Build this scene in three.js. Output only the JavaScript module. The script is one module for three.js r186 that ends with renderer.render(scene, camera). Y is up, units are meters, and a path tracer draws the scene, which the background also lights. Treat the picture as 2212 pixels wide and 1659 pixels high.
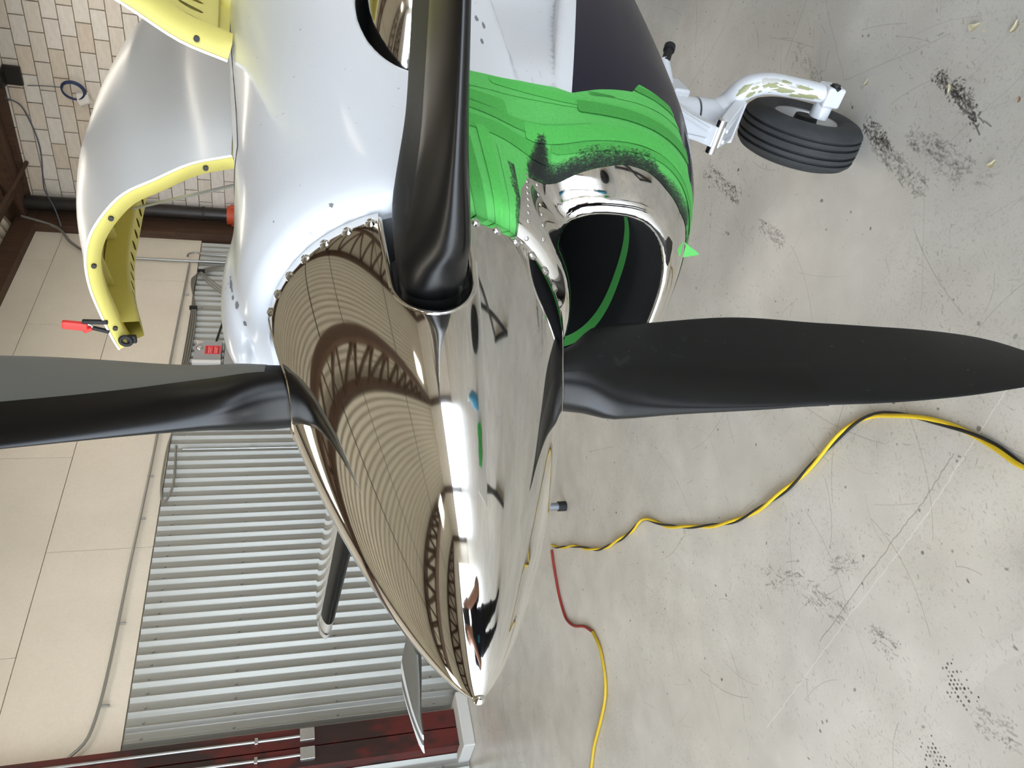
import * as THREE from 'three';
import { mergeGeometries, mergeVertices, toCreasedNormals } from 'three/addons/utils/BufferGeometryUtils.js';
import { RectAreaLightUniformsLib } from 'three/addons/lights/RectAreaLightUniformsLib.js';
import { RoundedBoxGeometry } from 'three/addons/geometries/RoundedBoxGeometry.js';

// ---------- camera, sky, sun, exposure ----------
// x runs aft along the aeroplane, y up, z towards the camera's side of it; metres
const scene = new THREE.Scene();
const camera = new THREE.PerspectiveCamera(54.82, 2212 / 1659, 0.05, 400);
camera.position.set(-0.807, 1.62, 0.646);
camera.up.set(0.6662, 0.0045, 0.7458);             // the photograph is taken with the phone turned on its side
camera.lookAt(-0.807 + 0.7142, 1.62 - 0.2918, 0.646 - 0.6363);
const renderer = new THREE.WebGLRenderer({ antialias: true });
renderer.toneMapping = THREE.LinearToneMapping;
renderer.toneMappingExposure = 1.36;
renderer.shadowMap.enabled = true;
scene.background = new THREE.Color().setRGB(4.8, 5.4, 6.2);   // bright overcast sky outside the hangar doors
const sun = new THREE.DirectionalLight(0xfff1dd, 9);
sun.position.set(6, 30, -16); sun.target.position.set(0, 0, 8);
sun.castShadow = true; sun.shadow.radius = 4; sun.shadow.mapSize.set(2048, 2048);
Object.assign(sun.shadow.camera, { left: -45, right: 45, top: 45, bottom: -45, near: 1, far: 90 });
scene.add(sun, sun.target);
const LAMP = 4.6;                                        // the lamp panels under the trusses

// ---------- helpers ----------
const V3 = (x, y, z) => new THREE.Vector3(x, y, z);
const R = (d) => d * Math.PI / 180;
let seed_ = 7;
const rnd = () => { seed_ = (seed_ * 1664525 + 1013904223) >>> 0; return seed_ / 4294967296; };
const rr = (a, b) => a + (b - a) * rnd();
const clamp = (x, a, b) => Math.min(b, Math.max(a, x));
const sstep = (a, b, x) => { const t = clamp((x - a) / (b - a), 0, 1); return t * t * (3 - 2 * t); };
const lerp = (a, b, t) => a + (b - a) * t;
const used = new Map();
function numbered(n) { const k = used.get(n) || 0; used.set(n, k + 1); return k ? n + '_' + String(k).padStart(3, '0') : n; }
function mesh(name, geometry, material, parent = scene, data) {
  const m = new THREE.Mesh(geometry, material);
  m.name = numbered(name); m.castShadow = m.receiveShadow = true;
  if (data) Object.assign(m.userData, data);
  parent.add(m); return m;
}
function thing(name, label, category, pos = [0, 0, 0], turn = 0, group) {
  const o = new THREE.Group(); o.name = numbered(name); o.position.set(...pos); o.rotation.y = turn;
  o.userData = { label, category }; if (group) o.userData.group = group;
  scene.add(o); return o;
}
const tag = (label, category, group) => group ? { label, category, group } : { label, category };
const STRUCT = { kind: 'structure' };
const G = (g) => (g.index ? g.toNonIndexed() : g);
function merge(list) {
  const l = list.map((g) => { const k = G(g); for (const n of Object.keys(k.attributes)) if (!['position', 'normal', 'uv'].includes(n)) k.deleteAttribute(n);
    if (!k.attributes.uv) k.setAttribute('uv', new THREE.BufferAttribute(new Float32Array(k.attributes.position.count * 2), 2)); return k; });
  return mergeGeometries(l);
}
const bx = (x0, x1, y0, y1, z0, z1) => new THREE.BoxGeometry(x1 - x0, y1 - y0, z1 - z0).translate((x0 + x1) / 2, (y0 + y1) / 2, (z0 + z1) / 2);
const rbx = (w, h, d, r = 0.004, s = 2) => new RoundedBoxGeometry(w, h, d, s, r);
function beam(a, b, w, h, roll = 0) {            // a box bar from a to b
  const A = V3(...a), B = V3(...b), d = B.clone().sub(A), L = d.length();
  const g = new THREE.BoxGeometry(w, h, L); g.rotateZ(roll);
  const m = new THREE.Matrix4().lookAt(B, A, Math.abs(d.y) > 0.99 * L ? V3(1, 0, 0) : V3(0, 1, 0));
  return g.applyMatrix4(m).translate((A.x + B.x) / 2, (A.y + B.y) / 2, (A.z + B.z) / 2);
}
function tube(pts, r, seg = 40, rad = 8, closed = false) {
  return new THREE.TubeGeometry(new THREE.CatmullRomCurve3(pts.map((p) => V3(...p)), closed, 'catmullrom', 0.5), seg, r, rad, closed);
}
function rod(a, b, r, rad = 12, r2 = r) {
  const A = V3(...a), B = V3(...b), d = B.clone().sub(A);
  const g = new THREE.CylinderGeometry(r2, r, d.length(), rad);
  g.applyQuaternion(new THREE.Quaternion().setFromUnitVectors(V3(0, 1, 0), d.normalize()));
  return g.translate((A.x + B.x) / 2, (A.y + B.y) / 2, (A.z + B.z) / 2);
}
// a skin through rows of points, rows[i][j]; uv = (j, i) in 0..1
function skin(rows, { closed = false, flip = false, uv } = {}) {
  const n = rows.length, m = rows[0].length, P = [], U = [], I = [];
  rows.forEach((row, i) => row.forEach((p, j) => { P.push(p.x ?? p[0], p.y ?? p[1], p.z ?? p[2]); const q = uv ? uv(i, j, p) : [j / (m - 1), i / (n - 1)]; U.push(q[0], q[1]); }));
  for (let i = 0; i < n - 1; i++) for (let j = 0; j < (closed ? m : m - 1); j++) {
    const a = i * m + j, b = i * m + (j + 1) % m, c = a + m, d = i * m + m + (j + 1) % m;
    if (flip) I.push(a, c, b, b, c, d); else I.push(a, b, c, b, d, c);
  }
  const g = new THREE.BufferGeometry();
  g.setAttribute('position', new THREE.Float32BufferAttribute(P, 3)); g.setAttribute('uv', new THREE.Float32BufferAttribute(U, 2)); g.setIndex(I); g.computeVertexNormals();
  return g;
}
// monotone cubic through a table of [x, y]
function table(t) {
  const n = t.length, d = [], m = [];
  for (let i = 0; i < n - 1; i++) d.push((t[i + 1][1] - t[i][1]) / (t[i + 1][0] - t[i][0]));
  m[0] = d[0]; m[n - 1] = d[n - 2];
  for (let i = 1; i < n - 1; i++) m[i] = d[i - 1] * d[i] <= 0 ? 0 : 2 * d[i - 1] * d[i] / (d[i - 1] + d[i]);
  return (x) => {
    if (x <= t[0][0]) return t[0][1]; if (x >= t[n - 1][0]) return t[n - 1][1];
    let i = 0; while (x > t[i + 1][0]) i++;
    const h = t[i + 1][0] - t[i][0], s = (x - t[i][0]) / h, s2 = s * s, s3 = s2 * s;
    return (2 * s3 - 3 * s2 + 1) * t[i][1] + (s3 - 2 * s2 + s) * h * m[i] + (3 * s2 - 2 * s3) * t[i + 1][1] + (s3 - s2) * h * m[i + 1];
  };
}
// periodic value noise on a lattice of p cells
const HASH = new Float32Array(65536); for (let i = 0; i < 65536; i++) HASH[i] = rnd();
function vnoise(x, y, p, s = 0) {
  const xi = Math.floor(x), yi = Math.floor(y), fx = x - xi, fy = y - yi, u = fx * fx * (3 - 2 * fx), v = fy * fy * (3 - 2 * fy);
  const X0 = ((xi % p) + p) % p, X1 = (X0 + 1) % p, Y0 = ((yi % p) + p) % p, Y1 = (Y0 + 1) % p;
  const h = (a, b) => HASH[(a * 1619 + b * 31337 + s * 6971) & 65535];
  return lerp(lerp(h(X0, Y0), h(X1, Y0), u), lerp(h(X0, Y1), h(X1, Y1), u), v);
}
function fbm(x, y, p, o, s = 0) { let a = 0, w = 0.5, t = 0; for (let i = 0; i < o; i++) { a += w * vnoise(x, y, p, s + i); t += w; x *= 2; y *= 2; p *= 2; w *= 0.55; } return a / t; }
function dataTex(n, f, srgb = true, w = n) {      // f(u, v) -> [r, g, b] in 0..255
  const d = new Uint8Array(w * n * 4);
  for (let y = 0; y < n; y++) for (let x = 0; x < w; x++) { const c = f(x / w, y / n), o = (y * w + x) * 4; d[o] = clamp(c[0], 0, 255); d[o + 1] = clamp(c[1], 0, 255); d[o + 2] = clamp(c[2], 0, 255); d[o + 3] = 255; }
  return finish(new THREE.DataTexture(d, w, n), srgb);
}
function finish(t, srgb = true) {
  t.wrapS = t.wrapT = THREE.RepeatWrapping; t.magFilter = THREE.LinearFilter; t.minFilter = THREE.LinearMipmapLinearFilter; t.generateMipmaps = true;
  if (srgb) t.colorSpace = THREE.SRGBColorSpace; t.needsUpdate = true; return t;
}
function canvasTex(w, h, draw, srgb = true) {
  const c = document.createElement('canvas'); c.width = w; c.height = h; draw(c.getContext('2d'), w, h);
  return finish(new THREE.CanvasTexture(c), srgb);
}
const std = (o) => new THREE.MeshStandardMaterial({ roughness: 0.6, metalness: 0, ...o });
const phys = (o) => new THREE.MeshPhysicalMaterial({ roughness: 0.6, metalness: 0, ...o });
// world-metre uv for boxes and sheets: picks the two axes across each face
function metreUV(g, s = 1) {
  g = G(g); g.computeVertexNormals(); const p = g.attributes.position, n = g.attributes.normal, u = new Float32Array(p.count * 2);
  for (let i = 0; i < p.count; i += 3) {
    const ax = Math.abs(n.getX(i)), ay = Math.abs(n.getY(i)), az = Math.abs(n.getZ(i));
    for (let k = i; k < i + 3; k++) {
      const x = p.getX(k), y = p.getY(k), z = p.getZ(k);
      const q = ay >= ax && ay >= az ? [x, z] : ax >= az ? [z, y] : [x, y];
      u[k * 2] = q[0] * s; u[k * 2 + 1] = q[1] * s;
    }
  }
  g.setAttribute('uv', new THREE.BufferAttribute(u, 2)); return g;
}
// ---------- materials of the hangar ----------
const X0 = -5.2, X1 = 11, Z0 = -6.28, Z1 = 18.2, YB = 5.43;       // inner faces of the hangar, height of the wall plates
const creamTex = dataTex(512, (u, v) => { const n = fbm(u * 5, v * 5, 5, 4, 3) - 0.5, f = vnoise(u * 180, v * 180, 180, 9) - 0.5; return [233 + n * 14 + f * 5, 224 + n * 14 + f * 5, 208 + n * 14 + f * 5]; });
const cream = std({ map: creamTex, roughness: 0.55 });
const creamDeck = std({ color: 0xcfc5b0, roughness: 0.6, side: THREE.DoubleSide });
const steelSheet = std({ color: 0xa9aaa4, roughness: 0.36, metalness: 0.25, side: THREE.DoubleSide });
const woodTex = dataTex(512, (u, v) => { const g = fbm(u * 40, v * 3, 40, 4, 11), k = fbm(u * 6, v * 6, 6, 3, 15); return [56 + g * 30 + k * 10, 40 + g * 22 + k * 6, 31 + g * 16]; });
const wood = std({ map: woodTex, roughness: 0.7 });
const redWoodTex = dataTex(512, (u, v) => { const g = fbm(u * 30, v * 3, 30, 4, 21), s = sstep(0.5, 0.66, fbm(u * 4, v * 3, 3, 4, 27)); return [lerp(78, 34, s) + g * 22, lerp(24, 24, s) + g * 12, lerp(20, 22, s) + g * 10]; });
const redWood = std({ map: redWoodTex, roughness: 0.5 });
const galv = std({ color: 0xaeb0ae, roughness: 0.35, metalness: 0.75 });
const chromeM = std({ color: 0xe6e6e4, roughness: 0.05, metalness: 1 });
const blackRubber = std({ color: 0x141415, roughness: 0.6 });
const darkSteel = std({ color: 0x2b2826, roughness: 0.5, metalness: 0.3 });

// ---------- floor ----------
const FN = 2048, FS = 3.2, FX = -0.6, FZ = -2.6;       // one texture covers 3.2 m; the worn patch under the nose has its own
const floorBase = new Uint8ClampedArray(FN * FN * 4);
for (let y = 0; y < FN; y++) for (let x = 0; x < FN; x++) {
  const u = x / FN, v = y / FN, a = fbm(u * 4, v * 4, 4, 6, 31) - 0.5, b = fbm(u * 26, v * 26, 26, 3, 41) - 0.5, c = HASH[(x * 7919 + y * 104729 + ((x * y) & 255)) & 65535] - 0.5;
  const pit = sstep(0.73, 0.8, vnoise(u * 640, v * 640, 640, 47)) * 9 * sstep(0.45, 0.6, fbm(u * 9, v * 9, 9, 3, 51));
  const warm = fbm(u * 3, v * 3, 3, 4, 61) - 0.5, t = a * 46 + b * 20 + c * 8 - pit, o = (y * FN + x) * 4;
  floorBase[o] = 196 + t + warm * 7; floorBase[o + 1] = 192 + t; floorBase[o + 2] = 183 + t - warm * 7; floorBase[o + 3] = 255;
}
function scratches(c, n) {
  c.lineCap = 'round';
  for (let i = 0; i < n; i++) {
    const x = rr(0, FN), y = rr(0, FN), a = rr(0, 6.28), l = Math.pow(rnd(), 3) * 260 + 6, k = rr(-0.4, 0.4);
    c.strokeStyle = rnd() < 0.8 ? `rgba(70,66,62,${rr(0.08, 0.3)})` : `rgba(225,222,215,${rr(0.1, 0.3)})`; c.lineWidth = rr(0.6, 1.7);
    c.beginPath(); c.moveTo(x, y); c.quadraticCurveTo(x + Math.cos(a + k) * l / 2, y + Math.sin(a + k) * l / 2, x + Math.cos(a) * l, y + Math.sin(a) * l); c.stroke();
  }
  for (let i = 0; i < n * 14; i++) { const x = rr(0, FN), y = rr(0, FN), a = rr(-0.5, 1.2), l = rr(1.5, 9); if (fbm(x / FN * 7, y / FN * 7, 7, 3, 101) < 0.47) continue; c.strokeStyle = `rgba(78,74,66,${rr(0.06, 0.3)})`; c.lineWidth = rr(0.7, 2.2); c.beginPath(); c.moveTo(x, y); c.lineTo(x + Math.cos(a) * l, y + Math.sin(a) * l); c.stroke(); }
  for (let i = 0; i < n * 1.3; i++) { c.fillStyle = `rgba(55,50,46,${rr(0.2, 0.6)})`; const s = Math.pow(rnd(), 4) * 4 + 0.7; c.beginPath(); c.ellipse(rr(0, FN), rr(0, FN), s, s * rr(0.4, 1), rr(0, 3), 0, 7); c.fill(); }
}
const fpx = (x, z) => [(x - FX) / FS * FN, (z - FZ) / FS * FN];
function scuff(c, x0, z0, x1, z1, w, dark, n) {      // rubber left by a tyre: many short ragged strokes along two edges
  for (let i = 0; i < n; i++) {
    const t = rnd() + 0.06 * rr(-1, 1), s = (rnd() < 0.5 ? -1 : 1) * w * (0.2 + 0.8 * rnd()) + rr(-0.004, 0.004), dx = x1 - x0, dz = z1 - z0, L = Math.hypot(dx, dz), l = rr(0.006, 0.03);
    const [a, b] = fpx(x0 + dx * t - dz / L * s, z0 + dz * t + dx / L * s), [e, f] = fpx(x0 + dx * t - dz / L * s + dx / L * l, z0 + dz * t + dx / L * s + dz / L * l);
    if (i & 1) { c.fillStyle = `rgba(48,44,40,${rr(0.05, dark)})`; for (let k = 0; k < 5; k++) { c.beginPath(); c.ellipse(a + rr(-9, 9), b + rr(-9, 9), rr(0.6, 3.4), rr(0.6, 2), rr(0, 3), 0, 7); c.fill(); } continue; }
    c.strokeStyle = `rgba(48,44,40,${rr(0.05, dark)})`; c.lineWidth = rr(1, 4.5); c.beginPath(); c.moveTo(a, b); c.quadraticCurveTo((a + e) / 2 + rr(-4, 4), (b + f) / 2 + rr(-4, 4), e + rr(-6, 6), f + rr(-6, 6)); c.stroke();
  }
}
function crackLine(c, pts, style, w) {
  c.strokeStyle = style; c.lineWidth = w; c.beginPath();
  for (let i = 0; i < pts.length - 1; i++) for (let k = 0; k <= 14; k++) { const t = k / 14, [a, b] = fpx(lerp(pts[i][0], pts[i + 1][0], t), lerp(pts[i][1], pts[i + 1][1], t)); if (!i && !k) c.moveTo(a, b); else c.lineTo(a + rr(-1.6, 1.6), b + rr(-1.6, 1.6)); }
  c.stroke();
}
const floorTex = (marks) => canvasTex(FN, FN, (c) => {
  const im = c.createImageData(FN, FN); im.data.set(floorBase); c.putImageData(im, 0, 0); scratches(c, marks ? 760 : 500);
  if (!marks) return;
  for (const s of SCUFFS) scuff(c, ...s);
  crackLine(c, CRACKS[0], 'rgba(232,229,222,0.6)', 1.5); crackLine(c, CRACKS[1], 'rgba(90,84,78,0.45)', 1.6); crackLine(c, CRACKS[2], 'rgba(90,86,80,0.22)', 1.4); crackLine(c, CRACKS[3], 'rgba(90,86,80,0.2)', 1.2);
  c.save(); c.lineCap = 'round'; crackLine(c, SMEAR, 'rgba(222,220,214,0.22)', 24); c.restore();
  for (const [x, z] of FOOT) for (let i = -6; i < 6; i++) for (let j = -4; j < 4; j++) if (rnd() < 1.1 * (1 - Math.hypot(i / 7, j / 5))) {
    const [a, b] = fpx(x + i * 0.011 + (j & 1) * 0.005, z + j * 0.011); c.fillStyle = `rgba(38,35,33,${rr(0.45, 0.85)})`; c.beginPath(); c.arc(a, b, rr(1.2, 2.4), 0, 7); c.fill();
  }
});
const SCUFFS = [[0.87, 0.24, 0.665, 0.197, 0.012, 0.75, 90], [0.8, 0.245, 0.73, 0.225, 0.01, 0.5, 30], [1.03, 0.042, 0.9, 0.02, 0.016, 0.5, 90], [0.86, 0.075, 0.63, 0.105, 0.022, 0.22, 130], [0.95, 0.012, 0.71, -0.006, 0.024, 0.24, 130], [0.72, 0.06, 0.55, 0.1, 0.02, 0.14, 60],
  [1.73, -0.452, 1.46, -0.437, 0.026, 0.36, 130], [1.29, -0.438, 1.12, -0.417, 0.018, 0.26, 70], [1.5, 0.1, 1.3, 0.06, 0.02, 0.16, 60], [0.42, -1.36, 0.3, -1.2, 0.03, 0.22, 60], [0.27, -1.2, 0.1, -1.1, 0.04, 0.22, 90], [0.02, -1.05, -0.06, -1.0, 0.03, 0.25, 50], [-0.3, -0.9, -0.38, -0.82, 0.03, 0.25, 50], [0.25, -1.05, 0.2, -0.95, 0.02, 0.2, 40]];
const CRACKS = [[[0.19, -0.15], [0.17, -0.293], [0.147, -0.471], [0.124, -0.637], [0.114, -0.794], [0.097, -1.126], [0.075, -1.406], [0.054, -1.729]], [[0.176, -0.459], [0.156, -0.608], [0.149, -0.768], [0.139, -0.918], [0.116, -1.262]], [[1.6, 0.35], [1.2, 0.1], [0.9, 0.33]], [[0.6, 0.4], [0.75, 0.05], [0.5, -0.25]]];
const SMEAR = [[-0.24, -0.6], [-0.228, -0.735], [-0.228, -0.848], [-0.215, -0.934]];
const FOOT = [[-0.22, -0.882], [-0.321, -1.09]];
const floorMat = (m) => std({ map: floorTex(m), roughness: 0.27 });
const floorFar = floorMat(false), floorNear = floorMat(true);
function floorUV(g) { g = G(g); const p = g.attributes.position, u = new Float32Array(p.count * 2); for (let i = 0; i < p.count; i++) { u[2 * i] = (p.getX(i) - FX) / FS; u[2 * i + 1] = 1 - (p.getZ(i) - FZ) / FS; } g.setAttribute('uv', new THREE.BufferAttribute(u, 2)); return g; }
const floor = mesh('floor', floorUV(merge([bx(X0, X1, -0.25, 0, Z0 - 0.4, FZ), bx(X0, X1, -0.25, 0, FZ + FS, Z1 + 0.3), bx(X0, FX, -0.25, 0, FZ, FZ + FS), bx(FX + FS, X1, -0.25, 0, FZ, FZ + FS)])), floorFar, scene, STRUCT);
mesh('concrete_slab', floorUV(bx(FX, FX + FS, -0.25, 0, FZ, FZ + FS)), floorNear, floor);

// ---------- left wall: ribbed steel sheets below, painted boards above ----------
const wallL = mesh('wall_left', bx(X0, X1 + 0.3, 0, 5.7, Z0 - 0.35, Z0 - 0.07), cream, scene, STRUCT);
const PITCH = 0.135;
function ribbed(x0, x1, y0, y1) {                      // ribs run up the sheet
  const pts = [], sh = [[0, 0], [0.22, 0.001], [0.27, 0.005], [0.32, 0.001], [0.56, 0.002], [0.64, 0.008], [0.84, 0.038], [0.88, 0.041], [0.92, 0.037], [0.97, 0.006], [1, 0]];
  for (let x = x0; x < x1 - 1e-6; x += PITCH) for (const [a, d] of sh) if (x + a * PITCH <= x1) pts.push([x + a * PITCH, d]);
  return skin([y0, y1].map((y) => pts.map(([x, d]) => V3(x, y, Z0 - 0.03 + d))), { flip: true });
}
const bays = [[-5.1, -2.46], [-2.14, 1.89], [2.23, 6.24], [6.6, 7.05], [8.62, 10.42]];
for (const [a, b] of bays) for (let x = a; x < b - 0.02; x += PITCH * 6) mesh('corrugated_sheet', ribbed(x, Math.min(x + PITCH * 6, b), 0.02, 2.93), steelSheet, wallL);
mesh('corrugated_sheet', ribbed(7.05, 8.62, 2.44, 2.93), steelSheet, wallL);
const screwG = new THREE.CylinderGeometry(0.011, 0.013, 0.01, 6).rotateX(Math.PI / 2), screwList = [];
for (const [a, b] of bays) for (let x = a + PITCH * 0.2; x < b; x += PITCH) for (const y of [0.25, 1.15, 2.05, 2.8]) screwList.push(screwG.clone().translate(x, y, Z0 - 0.022));
mesh('sheet_screws', merge(screwList), galv, wallL, { kind: 'stuff' });
[[2.945, 3.925, -0.6], [3.932, 4.925, 0.7], [4.932, 5.36, -0.2]].forEach(([y0, y1, off]) => {
  for (let x = X0 - 2 + off; x < 10.9; x += 2.44) { const a = Math.max(x, X0), b = Math.min(x + 2.434, 10.95); if (b < a) continue; mesh('wall_board', metreUV(bx(a, b, y0, y1, Z0 - 0.07, Z0 - 0.012 + rr(-0.003, 0.003)), 0.4), cream, wallL); }
});
const conc = std({ color: 0xc9c8c2, roughness: 0.8 });
[-2.3, 2.06, 6.42].forEach((x, i) => {                 // twin timber posts on concrete footings
  const o = new THREE.Group(); o.name = 'trim_' + (i + 1); o.userData = { kind: 'structure' }; scene.add(o);
  for (const s of [-1, 1]) mesh('post', metreUV(bx(x + (s < 0 ? -0.165 : 0.006), x + (s < 0 ? -0.006 : 0.165), 0.1, YB, Z0 - 0.05, Z0 + 0.16), 0.7), redWood, o);
  mesh('footing', rbx(0.5, 0.11, 0.42, 0.015).translate(x, 0.055, Z0 + 0.12), conc, o);
});
mesh('trim_4', metreUV(bx(10.45, 10.96, 0, 5.6, Z0 - 0.05, Z0 + 0.12), 0.6), wood, scene, STRUCT);
mesh('trim_5', metreUV(bx(X0, 10.98, YB - 0.12, YB + 0.16, Z0 - 0.06, Z0 + 0.14), 0.6), wood, scene, STRUCT);
// tan door with a grey header
const tan = std({ color: 0xc4a05c, roughness: 0.35 }), greyPaint = std({ color: 0xa3a4a5, roughness: 0.45 });
const door1 = mesh('door_1', bx(7.05, 8.5, 0.02, 2.12, Z0 - 0.04, Z0 + 0.02), tan, scene, STRUCT);
mesh('door_header', rbx(1.62, 0.3, 0.12, 0.01).translate(7.82, 2.27, Z0 + 0.04), greyPaint, door1);
mesh('door_frame', bx(8.5, 8.62, 0, 2.12, Z0 - 0.04, Z0 + 0.08), greyPaint, door1);
mesh('door_handle', merge([rod([7.25, 1.0, Z0 + 0.06], [7.25, 1.2, Z0 + 0.06], 0.012), rod([7.25, 1.02, Z0 + 0.01], [7.25, 1.02, Z0 + 0.06], 0.01), rod([7.25, 1.18, Z0 + 0.01], [7.25, 1.18, Z0 + 0.06], 0.01)]), galv, door1);

// ---------- end wall of concrete blocks behind the aeroplane ----------
const mortar = std({ color: 0xb3a593, roughness: 0.95 });
const wallE = mesh('wall_back', bx(X1 + 0.02, X1 + 0.4, 0, 5.6, Z0 - 0.3, Z1 + 0.3), mortar, scene, STRUCT);
const blockTex = dataTex(256, (u, v) => { const n = fbm(u * 6, v * 6, 6, 4, 71) - 0.5, f = vnoise(u * 90, v * 90, 90, 75) - 0.5; return [233 + n * 22 + f * 10, 226 + n * 22 + f * 10, 217 + n * 22 + f * 10]; });
const blockMats = [0xffffff, 0xf8f5f0, 0xf3ece2, 0xf8f8f7].map((c) => std({ map: blockTex, color: c, roughness: 0.9 }));
const BG = rbx(0.05, 0.19, 0.386, 0.006, 1), half = rbx(0.05, 0.19, 0.186, 0.006, 1), restB = [];
for (let row = 0; row * 0.2 < 5.45; row++) for (let k = 0; k < 62; k++) {
  const y = row * 0.2 + 0.1, z = Z0 + 0.2 + k * 0.4 + (row & 1 ? 0.2 : 0); if (z > Z1) continue;
  const first = (row & 1) && k === 0;
  const dx = rr(-0.003, 0.003), near = y > 2.3 && z < -2.5;
  if (first) restB.push(half.clone().translate(X1 + 0.005 + dx, y, Z0 + 0.1));
  if (near) { const b = mesh('concrete_block', BG, blockMats[Math.floor(rr(0, 3.99))], wallE); b.position.set(X1 + 0.005 + dx, y, z); }
  else restB.push(bx(X1 - 0.02 + dx, X1 + 0.03, y - 0.095, y + 0.095, z - 0.193, z + 0.193));
}
mesh('block_courses', merge(restB), blockMats[0], wallE, { kind: 'stuff' });
mesh('trim_6', metreUV(bx(X1 - 0.14, X1 + 0.1, YB, YB + 0.2, Z0, Z1), 0.6), wood, scene, STRUCT);
mesh('gable_board', bx(X1 + 0.05, X1 + 0.2, YB + 0.1, 9.2, Z0, Z1), cream, wallE);

// ---------- arched roof of ribbed deck on timber trusses ----------
const ZM = (Z0 + Z1) / 2, HALF = (Z1 - Z0) / 2 + 0.2, RISE = 3.0, YS = 5.62;
const archY = (z) => YS + RISE * (1 - ((z - ZM) / HALF) ** 2);
const rows = [], deckX = [];
for (let x = X0 - 0.2; x < X1 + 0.2; x += 0.2) for (const [a, d] of [[0, 0], [0.05, 0.075], [0.1, 0.08], [0.15, 0.005], [0.17, 0]]) deckX.push([x + a, d]);
for (let i = 0; i <= 40; i++) { const z = ZM + HALF * (i / 20 - 1), y = archY(z), s = 2 * RISE * (z - ZM) / HALF ** 2, L = Math.hypot(1, s); rows.push(deckX.map(([x, d]) => V3(x, y - d / L, z - d * s / L))); }
const roof = mesh('ceiling', skin(rows), creamDeck, scene, STRUCT);
const cover = (x0, x1, off, m) => skin([x0, x1].map((x) => Array.from({ length: 41 }, (_, i) => { const z = ZM + HALF * (i / 20 - 1); return V3(x, archY(z) + off, z); })), {});
mesh('roof_covering', cover(X0 - 0.3, X1 + 0.5, 0.06), std({ color: 0x6b6660, side: THREE.DoubleSide }), roof);
const TX = [-5.05, -2.3, 2.06, 6.42, 10.72];
function makeTruss() {
  const t = thing('roof_truss', 'dark timber bowstring truss spanning the hangar under the ribbed roof deck', 'truss', [0, 0, 0], 0, 'timber roof trusses');
  const N = 16, top = (i) => { const z = ZM + (HALF - 0.25) * (2 * i / N - 1); return [0, archY(z) - 0.2, z]; }, low = (i) => { const q = top(i); return [0, YB + 0.12 + 0.35 * (1 - (2 * i / N - 1) ** 2), q[2]]; };
  for (let i = 0; i < N; i++) { mesh('top_chord', beam(top(i), top(i + 1), 0.24, 0.26), wood, t); mesh('bottom_chord', beam(low(i), low(i + 1), 0.24, 0.22), wood, t); }
  for (let i = 1; i < N; i++) { mesh('web', beam(low(i), top(i), 0.1, 0.14), wood, t); if (i < N - 1) mesh('web', i < N / 2 ? beam(low(i + 1), top(i), 0.1, 0.14) : beam(low(i), top(i + 1), 0.1, 0.14), wood, t); }
  return t;
}
const truss = makeTruss(), TL = ['dark timber roof truss at the open front end of the hangar', 'dark timber roof truss just ahead of the spinner tip', 'dark timber roof truss over the nose wheel, standing on the red posts', 'dark timber roof truss over the wings, between the tan door and the ribbed sheets', 'dark timber roof truss against the block wall'];
TX.forEach((x, i) => { const o = i ? truss.clone() : truss; if (i) { o.name = numbered('roof_truss'); scene.add(o); } o.position.x = x; o.userData = { ...o.userData, label: TL[i] }; });
// pipes hung lengthwise below the roof
for (const [z, y, r, l] of [[ZM - 5.4, 6.9, 0.035, 'thickest dark pipe running lengthwise through the roof trusses'], [ZM - 3.1, 7.2, 0.02, 'thinnest dark pipe running lengthwise through the roof trusses'], [ZM + 3.5, 7.2, 0.03, 'dark lengthwise roof pipe nearest the doorway side']]) mesh('ceiling_pipe', rod([X0, y, z], [X1, y, z], r), darkSteel, scene, tag(l, 'pipe', 'pipes under the roof'));

// ---------- the door side: posts and a boarded fascia above wide open doorways ----------
const wallN = mesh('wall_right', metreUV(bx(X0, X1 + 0.3, 3.0, 5.75, Z1, Z1 + 0.25), 0.4), cream, scene, STRUCT);
for (const x of TX) mesh('post', metreUV(bx(x - 0.17, x + 0.17, 0, 5.5, Z1 - 0.15, Z1 + 0.1), 0.6), wood, wallN);
mesh('door_track', bx(X0, X1, 2.92, 3.06, Z1 - 0.06, Z1 + 0.3), darkSteel, wallN);
mesh('wall_board', metreUV(bx(1.9, X1 + 0.3, 0, 3.0, Z1 + 0.05, Z1 + 0.2), 0.4), cream, wallN);
const wallF = mesh('wall_front', metreUV(merge([bx(X0 - 0.3, X0, 0, 9.2, Z0 - 0.3, -5.4), bx(X0 - 0.3, X0, 4.25, 9.2, -5.4, Z1 + 0.3), bx(X0 - 0.3, X0, 0, 4.25, 14, Z1 + 0.3)]), 0.4), cream, scene, STRUCT);
mesh('door_track', bx(X0 - 0.3, X0 + 0.1, 4.1, 4.26, -5.4, 14), darkSteel, wallF);
mesh('apron', floorUV(merge([bx(-60, 60, -0.3, -0.02, Z1 + 0.3, 70), bx(-60, X0 - 0.01, -0.3, -0.02, -40, Z1 + 0.3)])), floorFar, scene, STRUCT);
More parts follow.
